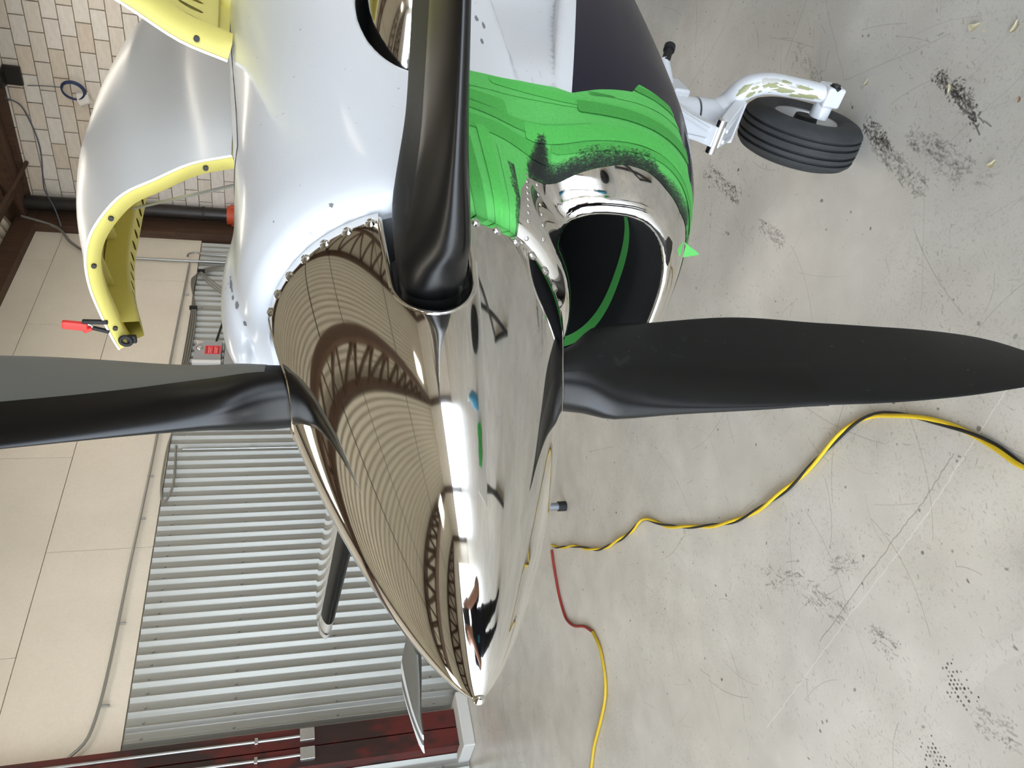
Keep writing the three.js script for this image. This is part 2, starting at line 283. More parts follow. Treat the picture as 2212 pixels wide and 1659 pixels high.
// ---------- the cowling as one smooth skin: a distance field meshed by surface nets ----------
const RY = 1.441, TILT = -1.2225 * Math.PI / 180;         // thrust line: height at the spinner's back rim, and its slope
const NOSE = new THREE.Matrix4().makeTranslation(0, RY, 0).multiply(new THREE.Matrix4().makeRotationZ(TILT));
const toNose = NOSE.clone().invert();
const topT = table([[-0.02, 0.19], [0.018, 0.209], [0.026, 0.221], [0.045, 0.234], [0.1, 0.25], [0.25, 0.262], [0.45, 0.275], [0.74, 0.302], [1, 0.325], [1.5, 0.36]]);
const botT = table([[-0.02, 0.19], [0.018, 0.209], [0.026, 0.221], [0.045, 0.232], [0.1, 0.25], [0.2, 0.3], [0.3, 0.36], [0.5, 0.5], [0.7, 0.585], [1, 0.66], [1.5, 0.72]]);
const widT = table([[-0.02, 0.19], [0.018, 0.209], [0.026, 0.221], [0.045, 0.234], [0.1, 0.25], [0.3, 0.285], [0.5, 0.31], [0.7, 0.34], [1, 0.39], [1.5, 0.47]]);
const nhw = table([[0.07, 0.176], [0.084, 0.18], [0.1, 0.198], [0.14, 0.222], [0.2, 0.245], [0.3, 0.268], [0.5, 0.305], [1, 0.38], [1.5, 0.45]]);
const nhh = table([[0.07, 0.118], [0.084, 0.122], [0.1, 0.142], [0.14, 0.17], [0.2, 0.203], [0.3, 0.25], [0.5, 0.31], [1, 0.38], [1.5, 0.42]]);
const YN = -0.271;
const smin = (a, b, k) => { const h = Math.max(k - Math.abs(a - b), 0) / k; return Math.min(a, b) - h * h * k * 0.25; };
const smax = (a, b, k) => -smin(-a, -b, k);
const sell = (y, z, h, w, n) => (Math.pow(Math.pow(Math.abs(y) / h, n) + Math.pow(Math.abs(z) / w, n), 1 / n) - 1) * Math.min(h, w);
const ell = (x, y, z, a, b, c) => { const q = Math.hypot(x / a, y / b, z / c); return (q - 1) * Math.min(a, b, c); };
const pocket = (x, y, az) => ell(x - 0.475, y - 0.008, az - 0.3, 0.2, 0.077, 0.13);
const inlet = (x, y, z) => { const g = lerp(0.006, -0.012, sstep(0.08, 0.16, x)); return Math.max(sell(y - YN, z, 0.112 + g, 0.17 + g, 2.5), 0.236 - Math.hypot(y, z), x - 0.62); };
function cowlField(x, y, z) {
  const n = lerp(2, 2.45, sstep(0.05, 0.5, x));
  let d = sell(y, z, y > 0 ? topT(x) : botT(x), widT(x), n);
  d = smax(d, 0.02 - x, 0.014);
  const nac = smax(sell(y - YN, z, nhh(x), nhw(x), 2.5), 0.082 - x, 0.022);
  d = smin(d, nac, 0.04);
  d = smin(d, ell(x - 0.185, y - 0.236, z + 0.05, 0.165, 0.04, 0.08), 0.008);
  // the air inlet
  d = smax(d, -inlet(x, y, z), 0.012);
  // exhaust pocket and side scoop, on both sides
  const az = Math.abs(z), skinD = d;
  d = smax(d, -pocket(x, y, az), 0.008);
  const half = lerp(0.02, 0.075, clamp((x - 0.27) / 0.4, 0, 1.6)), mid = lerp(-0.176, -0.216, clamp((x - 0.28) / 0.33, 0, 2));
  const dep = 0.065 * sstep(0.28, 0.75, x) * (1 - sstep(1.05, 1.4, x));
  if (x > 0.24 && dep > 0.001) d = smax(d, -Math.max(Math.abs(y - mid) - half, -(skinD + dep)), 0.012);
  return d;
}

function surfaceNet(F, [x0, x1, nx], [y0, y1, ny], [z0, z1, nz]) {
  const dx = (x1 - x0) / nx, dy = (y1 - y0) / ny, dz = (z1 - z0) / nz, NX = nx + 1, NY = ny + 1, NZ = nz + 1, f = new Float32Array(NX * NY * NZ);
  for (let k = 0, o = 0; k < NZ; k++) for (let j = 0; j < NY; j++) for (let i = 0; i < NX; i++, o++) f[o] = F(x0 + i * dx, y0 + j * dy, z0 + k * dz);
  const id = new Int32Array(nx * ny * nz).fill(-1), P = [], I = [], at = (i, j, k) => (k * NY + j) * NX + i, E = [[0, 1], [2, 3], [4, 5], [6, 7], [0, 2], [1, 3], [4, 6], [5, 7], [0, 4], [1, 5], [2, 6], [3, 7]];
  for (let k = 0; k < nz; k++) for (let j = 0; j < ny; j++) for (let i = 0; i < nx; i++) {
    const c = [], o = at(i, j, k); let s = 0;
    for (let q = 0; q < 8; q++) { c[q] = f[o + (q & 1) + (q & 2 ? NX : 0) + (q & 4 ? NX * NY : 0)]; s += c[q] < 0; }
    if (s === 0 || s === 8) continue;
    let X = 0, Y = 0, Z = 0, n = 0;
    for (const [a, b] of E) if (c[a] < 0 !== c[b] < 0) { const t = c[a] / (c[a] - c[b]); X += lerp(a & 1, b & 1, t); Y += lerp((a >> 1) & 1, (b >> 1) & 1, t); Z += lerp(a >> 2, b >> 2, t); n++; }
    id[(k * ny + j) * nx + i] = P.length / 3; P.push(x0 + (i + X / n) * dx, y0 + (j + Y / n) * dy, z0 + (k + Z / n) * dz);
  }
  const cell = (i, j, k) => id[(k * ny + j) * nx + i], quad = (a, b, c, d, fl) => (fl ? I.push(a, b, c, a, c, d) : I.push(a, c, b, a, d, c));
  for (let k = 1; k < nz; k++) for (let j = 1; j < ny; j++) for (let i = 1; i < nx; i++) {
    const s = f[at(i, j, k)] < 0;
    if (s !== f[at(i + 1, j, k)] < 0) quad(cell(i, j - 1, k - 1), cell(i, j, k - 1), cell(i, j, k), cell(i, j - 1, k), s);
    if (s !== f[at(i, j + 1, k)] < 0) quad(cell(i - 1, j, k - 1), cell(i - 1, j, k), cell(i, j, k), cell(i, j, k - 1), s);
    if (s !== f[at(i, j, k + 1)] < 0) quad(cell(i - 1, j - 1, k), cell(i, j - 1, k), cell(i, j, k), cell(i - 1, j, k), s);
  }
  const e = 0.0015, N = new Float32Array(P.length);
  for (let v = 0; v < P.length; v += 3) for (let it = 0; it < 3; it++) {
    const [x, y, z] = [P[v], P[v + 1], P[v + 2]], gx = F(x + e, y, z) - F(x - e, y, z), gy = F(x, y + e, z) - F(x, y - e, z), gz = F(x, y, z + e) - F(x, y, z - e), L = Math.hypot(gx, gy, gz) || 1;
    if (it < 2) { const s = clamp(F(x, y, z) / (L / (2 * e)), -0.006, 0.006) / L; P[v] -= gx * s; P[v + 1] -= gy * s; P[v + 2] -= gz * s; } else { N[v] = gx / L; N[v + 1] = gy / L; N[v + 2] = gz / L; }
  }
  return { P, N: [...N], I };
}
// splits a mesh {P, N, I} along f = 0; returns [where f < 0, the rest]
function cutMesh(m, f) {
  const n = m.P.length / 3, v = new Float32Array(n); for (let i = 0; i < n; i++) { v[i] = f(m.P[3 * i], m.P[3 * i + 1], m.P[3 * i + 2]); if (Math.abs(v[i]) < 1e-7) v[i] = 1e-7; }
  const make = () => ({ P: [], N: [], I: [], map: new Map() }), out = [make(), make()];
  const put = (o, a, b) => {
    const key = b === undefined ? a : a < b ? a * 4194304 + b + 0.5 : b * 4194304 + a + 0.5; if (o.map.has(key)) return o.map.get(key);
    const t = b === undefined ? 0 : v[a] / (v[a] - v[b]), c = b === undefined ? a : b; for (const k of ['P', 'N']) for (let q = 0; q < 3; q++) o[k].push(lerp(m[k][3 * a + q], m[k][3 * c + q], t));
    const id = o.P.length / 3 - 1; o.map.set(key, id); return id;
  };
  for (let i = 0; i < m.I.length; i += 3) {
    const t = [m.I[i], m.I[i + 1], m.I[i + 2]];
    for (const s of [0, 1]) {
      const inn = t.map((k) => (v[k] < 0) === (s === 0)), o = out[s], poly = [];
      for (let k = 0; k < 3; k++) { const a = t[k], b = t[(k + 1) % 3]; if (inn[k]) poly.push(put(o, a)); if (inn[k] !== inn[(k + 1) % 3]) poly.push(put(o, a, b)); }
      for (let k = 2; k < poly.length; k++) o.I.push(poly[0], poly[k - 1], poly[k]);
    }
  }
  out.forEach((o) => delete o.map); return out;
}
function toGeo(m, { off = 0, uv } = {}) {
  const g = new THREE.BufferGeometry(), P = m.P.map((p, i) => p + off * m.N[i]), U = [];
  for (let i = 0; i < m.P.length; i += 3) U.push(...(uv ? uv(m.P[i], m.P[i + 1], m.P[i + 2]) : [0, 0]));
  g.setAttribute('position', new THREE.Float32BufferAttribute(P, 3)); g.setAttribute('normal', new THREE.Float32BufferAttribute(m.N, 3)); g.setAttribute('uv', new THREE.Float32BufferAttribute(U, 2)); g.setIndex(m.I);
  return g.applyMatrix4(NOSE);
}
function polySD(poly, x, y) {                          // signed distance to a closed polygon, negative inside
  let d = 1e9, s = 1;
  for (let i = 0, n = poly.length, j = n - 1; i < n; j = i++) {
    const [ax, ay] = poly[i], [bx_, by] = poly[j], ex = bx_ - ax, ey = by - ay, wx = x - ax, wy = y - ay, t = clamp((wx * ex + wy * ey) / (ex * ex + ey * ey), 0, 1);
    d = Math.min(d, (wx - ex * t) ** 2 + (wy - ey * t) ** 2);
    const c1 = y >= ay, c2 = y < by, c3 = ex * wy > ey * wx; if ((c1 && c2 && c3) || (!c1 && !c2 && !c3)) s = -s;
  }
  return s * Math.sqrt(d);
}
// round the cowling: distance aft, and girth from the top measured about a line below the shaft
const girth = (y, z) => Math.atan2(Math.abs(z), y + 0.12) * 0.3;
const gp = (x, y, z) => [x, girth(y, z)];

function islands(m) {                                  // the connected pieces of a cut mesh
  const n = m.P.length / 3, up = Int32Array.from({ length: n }, (_, i) => i), find = (a) => { while (up[a] !== a) a = up[a] = up[up[a]]; return a; }, out = new Map();
  for (let i = 0; i < m.I.length; i += 3) { up[find(m.I[i])] = find(m.I[i + 1]); up[find(m.I[i + 1])] = find(m.I[i + 2]); }
  for (let i = 0; i < m.I.length; i += 3) { const r = find(m.I[i]); if (!out.has(r)) out.set(r, { P: [], N: [], I: [], map: new Map() }); const o = out.get(r);
    for (let k = 0; k < 3; k++) { const v = m.I[i + k]; if (!o.map.has(v)) { o.map.set(v, o.P.length / 3); o.P.push(m.P[3 * v], m.P[3 * v + 1], m.P[3 * v + 2]); o.N.push(m.N[3 * v], m.N[3 * v + 1], m.N[3 * v + 2]); } o.I.push(o.map.get(v)); } }
  return [...out.values()];
}
// ---------- the aeroplane ----------
const plane = thing('aeroplane', 'white single engine aeroplane with polished spinner, black propeller and green masking tape on its nose', 'aeroplane', [0, 0, 0]);
const part = (n, g, m, p = plane, d) => mesh(n, g, m, p, d);
const white = phys({ color: 0xdcdee2, roughness: 0.28, clearcoat: 0.7, clearcoatRoughness: 0.08 });
const navy = phys({ color: 0x0b0a24, roughness: 0.5, specularIntensity: 0.35, clearcoat: 0.4, clearcoatRoughness: 0.03 });
const polished = std({ color: 0xe2dfda, roughness: 0.045, metalness: 1, side: THREE.DoubleSide });
const black = std({ color: 0x0a0b0c, roughness: 0.55, side: THREE.DoubleSide });
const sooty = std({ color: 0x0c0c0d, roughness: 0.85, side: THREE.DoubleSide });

// white paint with road dust and nicks
const specks = (c, w, h, n, col) => { for (let i = 0; i < n; i++) { c.fillStyle = col(); c.beginPath(); const s = Math.pow(rnd(), 5) * 3 + 0.5; c.ellipse(rr(0, w), rr(0, h), s, s * rr(0.4, 1), rr(0, 3), 0, 7); c.fill(); } };
const whiteTex = canvasTex(2048, 2048, (c, w, h) => { c.fillStyle = '#dcdfe3'; c.fillRect(0, 0, w, h); specks(c, w, h, 2600, () => `rgba(120,118,112,${rr(0.15, 0.5)})`); specks(c, w, h, 120, () => `rgba(60,60,62,${rr(0.4, 0.8)})`);
  c.strokeStyle = 'rgba(70,72,78,.5)'; for (let i = 0; i < 60; i++) { const x = rr(0, 520), y = rr(300, 900), a = rr(-0.6, 0.6); c.lineWidth = rr(0.5, 1.4); c.beginPath(); c.moveTo(x, y); c.lineTo(x + Math.cos(a) * rr(5, 40), y + Math.sin(a) * rr(5, 30)); c.stroke(); } });
const whiteP = phys({ map: whiteTex, roughness: 0.32, clearcoat: 0.45, clearcoatRoughness: 0.12 });
const cuv = (x, y, z) => [x / 1.5, girth(y, z) / 0.9425];

const chipM = std({ color: 0x7c7d80, roughness: 0.7 });
// outlines on the skin as [x, girth]
const TAPE_TOP = [gp(0.299, -0.012, 0.281), gp(0.299, -0.076, 0.281), gp(0.309, -0.152, 0.274), gp(0.309, -0.212, 0.271), gp(0.301, -0.237, 0.268), gp(0.321, -0.285, 0.272), gp(0.339, -0.352, 0.27), gp(0.375, -0.375, 0.272), gp(0.371, -0.435, 0.249), gp(0.323, -0.446, 0.226), gp(0.24, -0.436, 0.18), gp(0.21, -0.46, 0.126), [0.2, 0.95]];
const TAPE_IN = [gp(-0.04, -0.012, 0.212), gp(-0.04, -0.112, 0.179), gp(0.006, -0.114, 0.179), gp(0.015, -0.108, 0.202), gp(0.073, -0.118, 0.218), gp(0.112, -0.138, 0.216), gp(0.118, -0.168, 0.202), gp(0.124, -0.186, 0.203), gp(0.134, -0.211, 0.212), gp(0.143, -0.246, 0.223), gp(0.154, -0.292, 0.228), gp(0.152, -0.331, 0.222), gp(0.14, -0.364, 0.201), gp(0.137, -0.399, 0.167), gp(0.148, -0.423, 0.139), [0.15, 0.95]];
const tapePoly = [...TAPE_IN, ...TAPE_TOP.slice().reverse()];
const polishPoly = [...TAPE_IN.slice(2), [-0.1, 0.95], [-0.1, girth(-0.114, 0.179)]];

let net = surfaceNet(cowlField, [-0.02, 1.5, 200], [-0.8, 0.4, 158], [-0.52, 0.52, 138]);
let duct, recess, shine, tape, dark, strip;
[duct, net] = cutMesh(net, (x, y, z) => Math.max(inlet(x, y, z) - 0.004, 0.094 - x));
[recess, net] = cutMesh(net, (x, y, z) => pocket(x, y, Math.abs(z)) - 0.0025);
[shine, net] = cutMesh(net, (x, y, z) => polySD(polishPoly, x, girth(y, z)));
[tape, net] = cutMesh(net, (x, y, z) => polySD(tapePoly, x, girth(y, z)));
[dark, net] = cutMesh(net, (x, y) => y + 0.238 + 0.25 * (x - 0.304));
[strip, net] = cutMesh(net, (x, y, z) => Math.max(Math.abs(z) - 0.094, 0.37 - x, -y));
const cowl = part('cowling', toGeo(net, { uv: cuv }), whiteP);
part('painted_band', toGeo(dark), navy, cowl, { label: 'dark navy painted lower band' });
part('top_strip', toGeo(strip, { off: 0.0012, uv: cuv }), whiteP, cowl);
part('inlet_duct', toGeo(duct), sooty, cowl);
for (const side of cutMesh(recess, (x, y, z) => z)) part('exhaust_recess', toGeo(side), sooty, cowl);
part('inlet_lip', toGeo(shine), polished, cowl, { label: 'polished metal air inlet lip below the spinner' });
// masking tape: a layer of strips, each a little over the next
const tapeTex = canvasTex(2048, 1024, (c, w, h) => {    // u = x / 1.5, v = girth: pale where single, deeper where strips overlap
  c.fillStyle = '#58b858'; c.fillRect(0, 0, w, h);
  for (let i = 0; i < 26000; i++) { c.fillStyle = rnd() < 0.5 ? `rgba(130,215,120,${rr(0.05, 0.22)})` : `rgba(50,125,52,${rr(0.04, 0.16)})`; c.fillRect(rr(0, 700), rr(0, h), rr(1, 6), rr(1, 4)); }
  const px = (x, g) => [x / 1.5 * w, (1 - g / 0.9425) * h];
  const dab = (x, g, r, al) => { const [a, b] = px(x, g); c.fillStyle = `rgba(14,20,18,${al})`; c.beginPath(); c.ellipse(a, b, r, r * rr(0.5, 1), rr(0, 3), 0, 7); c.fill(); };
  // black polishing residue along the edge of the bare metal, in fine grains
  for (let i = 0; i < 16000; i++) { const k = Math.floor(rr(5, TAPE_IN.length - 1.01)), t = rnd(), o = Math.abs(rr(-1, 1) * rr(0.2, 1)) * 0.034 * (0.6 + 0.8 * vnoise(k * 1.3 + t, 0, 64, 91)); dab(lerp(TAPE_IN[k][0], TAPE_IN[k + 1][0], t) + o, lerp(TAPE_IN[k][1], TAPE_IN[k + 1][1], t) + rr(-0.002, 0.002), rr(0.6, 2.2), rr(0.1, 0.42)); }
  for (let i = 0; i < 5200; i++) { const t = Math.sqrt(rnd()), w = 0.008 + 0.021 * t; dab(0.198 - 0.075 * t + rr(-0.004, 0.004), girth(-0.157 - 0.012 * (1 - t), 0.232) + rr(-w, w) * Math.sqrt(rnd()), rr(0.6, 2.4), rr(0.1, 0.4)); }
  for (let i = 0; i < 2600; i++) { const x = rr(0, 0.115), o = Math.pow(rnd(), 1.6) * 0.012 * (0.4 + vnoise(x * 90, 3, 64, 95)); dab(x, girth(-0.111, 0.21) + 0.004 - o, rr(0.6, 2.0), rr(0.06, 0.3)); }
});
const tapeMat = std({ map: tapeTex, roughness: 0.62 }), tapeMats = [0xffffff, 0xd2e6d2, 0xe8fbe8, 0xbcd6bc].map((c) => std({ map: tapeTex, color: c, roughness: 0.62 }));
const tuv = (x, y, z) => [x / 1.5, 1 - girth(y, z) / 0.9425 * 1 > 0 ? girth(y, z) / 0.9425 : 0];
const tapeM = part('masking_tape', toGeo(tape, { off: 0.0006, uv: tuv }), tapeMat, plane, { label: 'overlapping strips of bright green masking tape' });
const band = (x0, x1, g0, g1, bend = 0) => (x, y, z) => { const g = girth(y, z), w = 0.006 * Math.sin(g * 19 + x0 * 40); return Math.max(x0 + bend * (g - 0.5) + w - x, x - x1 - bend * (g - 0.5) - w, g0 - g, g - g1, polySD(tapePoly, x, g)); };
const gy = (y, z) => girth(y, z);
[[0.262, 0.312, 0.2, 0.66, 0.02], [0.222, 0.252, 0.2, 0.47, 0], [0.185, 0.22, 0.5, 0.9, 0.03], [0.245, 0.275, 0.6, 0.8, 0.04], [0.3, 0.335, 0.62, 0.86, 0.05], [0.148, 0.178, 0.2, 0.55, -0.02], [-0.02, 0.16, 0.405, 0.425, 0], [-0.02, 0.19, 0.37, 0.39, 0], [-0.02, 0.13, 0.435, 0.45, 0], [0.2, 0.222, 0.33, 0.62, 0.01], [0.275, 0.295, 0.45, 0.75, -0.02], [0.33, 0.352, 0.66, 0.8, 0.03], [0.01, 0.13, 0.352, 0.362, 0], [0.17, 0.186, 0.55, 0.88, 0.02]].forEach(([a, b, g0, g1, be], i) => {
  const [s] = cutMesh(tape, band(a, b, g0, g1, be)); for (const e of islands(s)) if (e.I.length > 90) part('tape_strip', toGeo(e, { off: 0.0016 + 0.0005 * (i % 4), uv: tuv }), tapeMats[i % 4], tapeM);
});
[[0.2, 0.226]].forEach(([a, b]) => { const [s] = cutMesh(duct, (x, y, z) => Math.max(a - x, x - b)); if (s.I.length) part('duct_tape', toGeo(s, { off: 0.0012 }), std({ color: 0x58b858, roughness: 0.62, side: THREE.DoubleSide }), cowl, { label: 'green tape inside the air inlet' }); });
// a torn corner of tape that stands off the chin
{ const q = [V3(0.131, -0.4205, 0.122), V3(0.121, -0.4225, 0.099), V3(0.125, -0.452, 0.104), V3(0.135, -0.428, 0.112)];
  part('tape_flap', skin([[q[0], q[3], q[1]], [q[0].clone().lerp(q[2], 0.5), q[3].clone().lerp(q[2], 0.5).add(V3(-0.004, 0, 0.004)), q[1].clone().lerp(q[2], 0.5)], [q[2], q[2], q[2]]]).applyMatrix4(NOSE), std({ color: 0x58b858, roughness: 0.62, side: THREE.DoubleSide }), tapeM, { label: 'torn corner of tape standing off the chin' }); }
// chips in the white paint
[[0.108, 0.256, 0.01, 0.022, 0.0035], [0.066, 0.245, 0.006, 0.006, 0.005], [0.083, 0.252, 0.006, 0.005, 0.003], [0.041, 0.233, -0.005, 0.014, 0.003], [0.033, 0.128, 0.188, 0.003, 0.003], [0.484, -0.109, 0.306, 0.012, 0.003], [0.463, -0.118, 0.303, 0.014, 0.0025], [0.405, -0.107, 0.295, 0.01, 0.0025]].forEach(([x0, y0, z0, a, b]) => {
  const near = (x, y, z) => { const u = (x - x0) / a, v = Math.hypot(y - y0, z - z0) / b; return Math.hypot(u, v) - 1 + 0.25 * Math.sin(9 * u + 5 * v); };
  const box = { P: net.P, N: net.N, I: [] }; for (let i = 0; i < net.I.length; i += 3) { const k = 3 * net.I[i]; if (Math.abs(net.P[k] - x0) < 0.05 && Math.abs(net.P[k + 1] - y0) < 0.04 && Math.abs(net.P[k + 2] - z0) < 0.04) box.I.push(net.I[i], net.I[i + 1], net.I[i + 2]); }
  let m = box; for (let r = 0; r < 2; r++) { const P = [...m.P], N = [...m.N], I = [], mid = new Map(), mp = (i, j) => { const key = i < j ? i * 1e6 + j : j * 1e6 + i; if (!mid.has(key)) { mid.set(key, P.length / 3); for (let q = 0; q < 3; q++) { P.push((P[3 * i + q] + P[3 * j + q]) / 2); N.push((N[3 * i + q] + N[3 * j + q]) / 2); } } return mid.get(key); };
    for (let i = 0; i < m.I.length; i += 3) { const [A, B, C] = [m.I[i], m.I[i + 1], m.I[i + 2]], d = mp(A, B), e = mp(B, C), f = mp(C, A); I.push(A, d, f, d, B, e, f, e, C, d, e, f); } m = { P, N, I }; }
  const [chip] = cutMesh(m, near); if (chip.I.length) part('paint_chip', toGeo(chip, { off: 0.0003 }), chipM, cowl);
});
// rivets round the flange of the polished lip
const domeG = (r, h) => new THREE.SphereGeometry(r, 10, 5, 0, 7, 0, Math.PI / 2).scale(1, h / r, 1);
function onSkin(x, y, zside = 1, off = 0) {            // point and normal on the cowling's near side at x, y
  let z = 0.6; for (let i = 0; i < 200; i++) { const f = cowlField(x, y, z * zside); if (f < 1e-4) break; z -= Math.max(f * 0.5, 2e-4); }
  const e = 1e-3, F = cowlField, zz = z * zside, n = V3(F(x + e, y, zz) - F(x - e, y, zz), F(x, y + e, zz) - F(x, y - e, zz), F(x, y, zz + e) - F(x, y, zz - e)).normalize();
  return [V3(x, y, zz).addScaledVector(n, off), n];
}
function stud(name, [p, n], g, m, parent) { const k = g.clone(); k.applyQuaternion(new THREE.Quaternion().setFromUnitVectors(V3(0, 1, 0), n)); k.translate(p.x, p.y, p.z).applyMatrix4(NOSE); return part(name, k, m, parent); }
const rivG = domeG(0.0034, 0.0012);
for (let i = 0; i < 9; i++) stud('rivet', onSkin(0.022 + i * 0.0112, -0.125 - 0.0012 * i), rivG, polished, cowl);
for (let i = 0; i < 6; i++) stud('rivet', onSkin(0.03 + i * 0.016, -0.152), rivG, polished, cowl);

// ---------- spinner ----------
const SL = 0.5135, SR = 0.2045, spinR = (x) => (x >= 0 ? SR : SR * Math.pow(Math.max(0, 1 - Math.pow(-x / SL, 1.2)), 0.73));
const A0 = 5.3;                                        // the propeller rests with its near blade a little above level
const spinP = (x, a, k = 0) => { const r = spinR(x) + k; return V3(x, r * Math.sin(a), r * Math.cos(a)); };
const NOTCH = { x: -0.152, w: 0.055 };
const notch = (x, y, z) => { let d = 9; for (let k = 0; k < 4; k++) { const a = Math.atan2(y, z) - R(A0 + 90 * k), w = Math.atan2(Math.sin(a), Math.cos(a)) * SR, cx = NOTCH.x + NOTCH.w * 0.9; d = Math.min(d, x > cx ? Math.abs(w) - NOTCH.w : Math.hypot((x - cx) / 0.9, w) - NOTCH.w); } return d; };
{
  const P = [], N = [], I = [], nx = 230, na = 400, dr = (x) => (spinR(x + 5e-4) - spinR(x - 5e-4)) / 1e-3;
  for (let i = 0; i <= nx; i++) for (let j = 0; j <= na; j++) {
    const t = i / nx, x = -SL + (SL + 0.017) * Math.pow(t, 1.7), a = j / na * Math.PI * 2, p = spinP(x, a), s = x < -SL + 1e-4 ? 1e3 : x > -0.001 ? 0 : dr(x), L = Math.hypot(1, s);
    P.push(p.x, p.y, p.z); N.push(-s / L, Math.sin(a) / L, Math.cos(a) / L);
  }
  for (let i = 0; i < nx; i++) for (let j = 0; j < na; j++) { const a = i * (na + 1) + j, b = a + 1, c = a + na + 1, d = c + 1; I.push(a, c, b, b, c, d); }
  const [, shell] = cutMesh({ P, N, I }, notch);
  var spinner = part('spinner', toGeo(shell), polished, plane, { label: 'long pointed mirror-polished spinner' });
  for (let k = 0; k < 4; k++) {                          // rolled rim round each blade opening
    const pts = [], c = NOTCH.x + NOTCH.w * 0.9;
    const put = (x, w) => pts.push(spinP(x, R(A0 + 90 * k) + w / SR, -0.003).toArray());
    for (let x = 0.017; x > c; x -= 0.012) put(x, -NOTCH.w);
    for (let q = 0; q <= 24; q++) { const f = Math.PI * (q / 24); put(c - Math.sin(f) * NOTCH.w * 0.9, -Math.cos(f) * NOTCH.w); }
    for (let x = c; x < 0.017; x += 0.012) put(x, NOTCH.w);
    part('opening_rim', tube(pts, 0.0042, 110, 8).applyMatrix4(NOSE), polished, spinner);
  }
  const tip = new THREE.SphereGeometry(0.006, 16, 12).translate(-SL + 0.002, 0, 0); part('nose_cap', tip.applyMatrix4(NOSE), polished, spinner);
}
const screwHead = new THREE.LatheGeometry([[0, 0.0016], [0.0018, 0.0022], [0.0026, 0.0034], [0.0045, 0.0026], [0.0058, 0], [0.0064, -0.001]].map(([a, b]) => new THREE.Vector2(a * 1.25, b * 1.1)), 20);
const slot = merge([bx(-0.0022, 0.0022, 0.0023, 0.0029, -0.0006, 0.0006), bx(-0.0006, 0.0006, 0.0023, 0.0029, -0.0022, 0.0022)]);
for (let k = 0; k < 4; k++) for (const o of [18.5, 27, 36, 45, 54, 63, 71.5]) {
  const a = R(A0 + 90 * k + o), n = V3(0, Math.sin(a), Math.cos(a)), s = stud('screw', [spinP(-0.001, a), n], screwHead, chromeM, spinner);
}
// hub and backplate behind the openings
part('backplate', new THREE.CylinderGeometry(SR - 0.004, SR - 0.004, 0.008, 64).rotateZ(Math.PI / 2).translate(0.01, 0, 0).applyMatrix4(NOSE), std({ color: 0x9a9c9e, roughness: 0.35, metalness: 0.8 }), plane);
part('propeller_hub', merge([new THREE.CylinderGeometry(0.085, 0.085, 0.13, 32).rotateZ(Math.PI / 2).translate(-0.07, 0, 0), ...[0, 1, 2, 3].map((k) => { const a = R(A0 + 90 * k); return rod([-0.072, 0, 0], [-0.072, 0.165 * Math.sin(a), 0.165 * Math.cos(a)], 0.05, 24); })]).applyMatrix4(NOSE), black, plane);

// ---------- propeller blades: feathered, root at the hub, built along +y with the chord along x ----------
const bladeTex = canvasTex(1024, 1024, (c, w, h) => { c.fillStyle = '#131313'; c.fillRect(0, 0, w, h); specks(c, w, h, 700, () => `rgba(150,150,146,${rr(0.1, 0.6)})`); for (let i = 0; i < 26; i++) { c.fillStyle = 'rgba(120,122,124,.12)'; c.beginPath(); c.ellipse(rr(500, 900), rr(600, 900), rr(3, 9), rr(6, 22), rr(0, 3), 0, 7); c.fill(); } });
const bladeMat = phys({ map: bladeTex, roughness: 0.5, specularIntensity: 0.55 }), bootMat = phys({ color: 0x060607, roughness: 0.32, specularIntensity: 0.6, clearcoat: 0.2, clearcoatRoughness: 0.25 }), stripeMat = std({ color: 0xdfe2e4, roughness: 0.45 });
const bChord = table([[0.1, 0.07], [0.17, 0.078], [0.2, 0.092], [0.25, 0.144], [0.335, 0.16], [0.5, 0.183], [0.65, 0.186], [0.77, 0.176], [0.87, 0.171], [0.93, 0.152], [0.965, 0.122], [0.99, 0.068], [1.0, 0.006]]);
const bThick = table([[0.1, 0.07], [0.2, 0.078], [0.27, 0.06], [0.36, 0.04], [0.5, 0.026], [0.75, 0.014], [0.95, 0.008], [1.0, 0.003]]);
const bPitch = table([[0.1, 20], [0.2, 21], [0.25, 19], [0.335, 12.5], [0.5, 6], [0.65, 0], [0.77, -3], [0.9, -11], [1.0, -16]]);
const bSweep = table([[0.1, 0.0], [0.19, 0.004], [0.25, 0.015], [0.335, 0.02], [0.5, 0.025], [0.65, 0.016], [0.77, 0.01], [0.9, 0.008], [0.95, 0.0], [1.0, -0.045]]);
function bladePoint(r, s, off = 0) {                   // s runs round the section from the trailing edge over the face
  const c = bChord(r), t = bThick(r), round = sstep(0.36, 0.2, r), a = s * Math.PI * 2;
  const u = Math.cos(a), foil = (1 - 0.55 * (u > -0.3 ? (u + 0.3) / 1.3 : 0)) * Math.sin(a), w = lerp(foil, Math.sin(a), round), lead = 0;
  let x = u * c / 2 + lead + bSweep(r), z = w * t / 2 + lerp(0.12 * t * (1 - u * u), 0, round);
  const L = Math.hypot(u / c, w / t) || 1; x += off * (u / c) / L; z += off * (w / t) / L;
  const b = -R(bPitch(r)); return V3(x * Math.cos(b) - z * Math.sin(b), r, x * Math.sin(b) + z * Math.cos(b));
}
const bladeSkin = (r0, r1, nr, s0, s1, ns, off) => skin(Array.from({ length: nr + 1 }, (_, i) => Array.from({ length: ns + 1 }, (_, j) => bladePoint(lerp(r0, r1, i / nr), lerp(s0, s1, j / ns), off))));
const bladeGeo = mergeVertices(bladeSkin(0.12, 1.0, 80, 0, 1, 56, 0)); bladeGeo.computeVertexNormals();
const bootGeo = bladeSkin(0.17, 0.56, 30, 0.3, 0.72, 28, 0.0016);
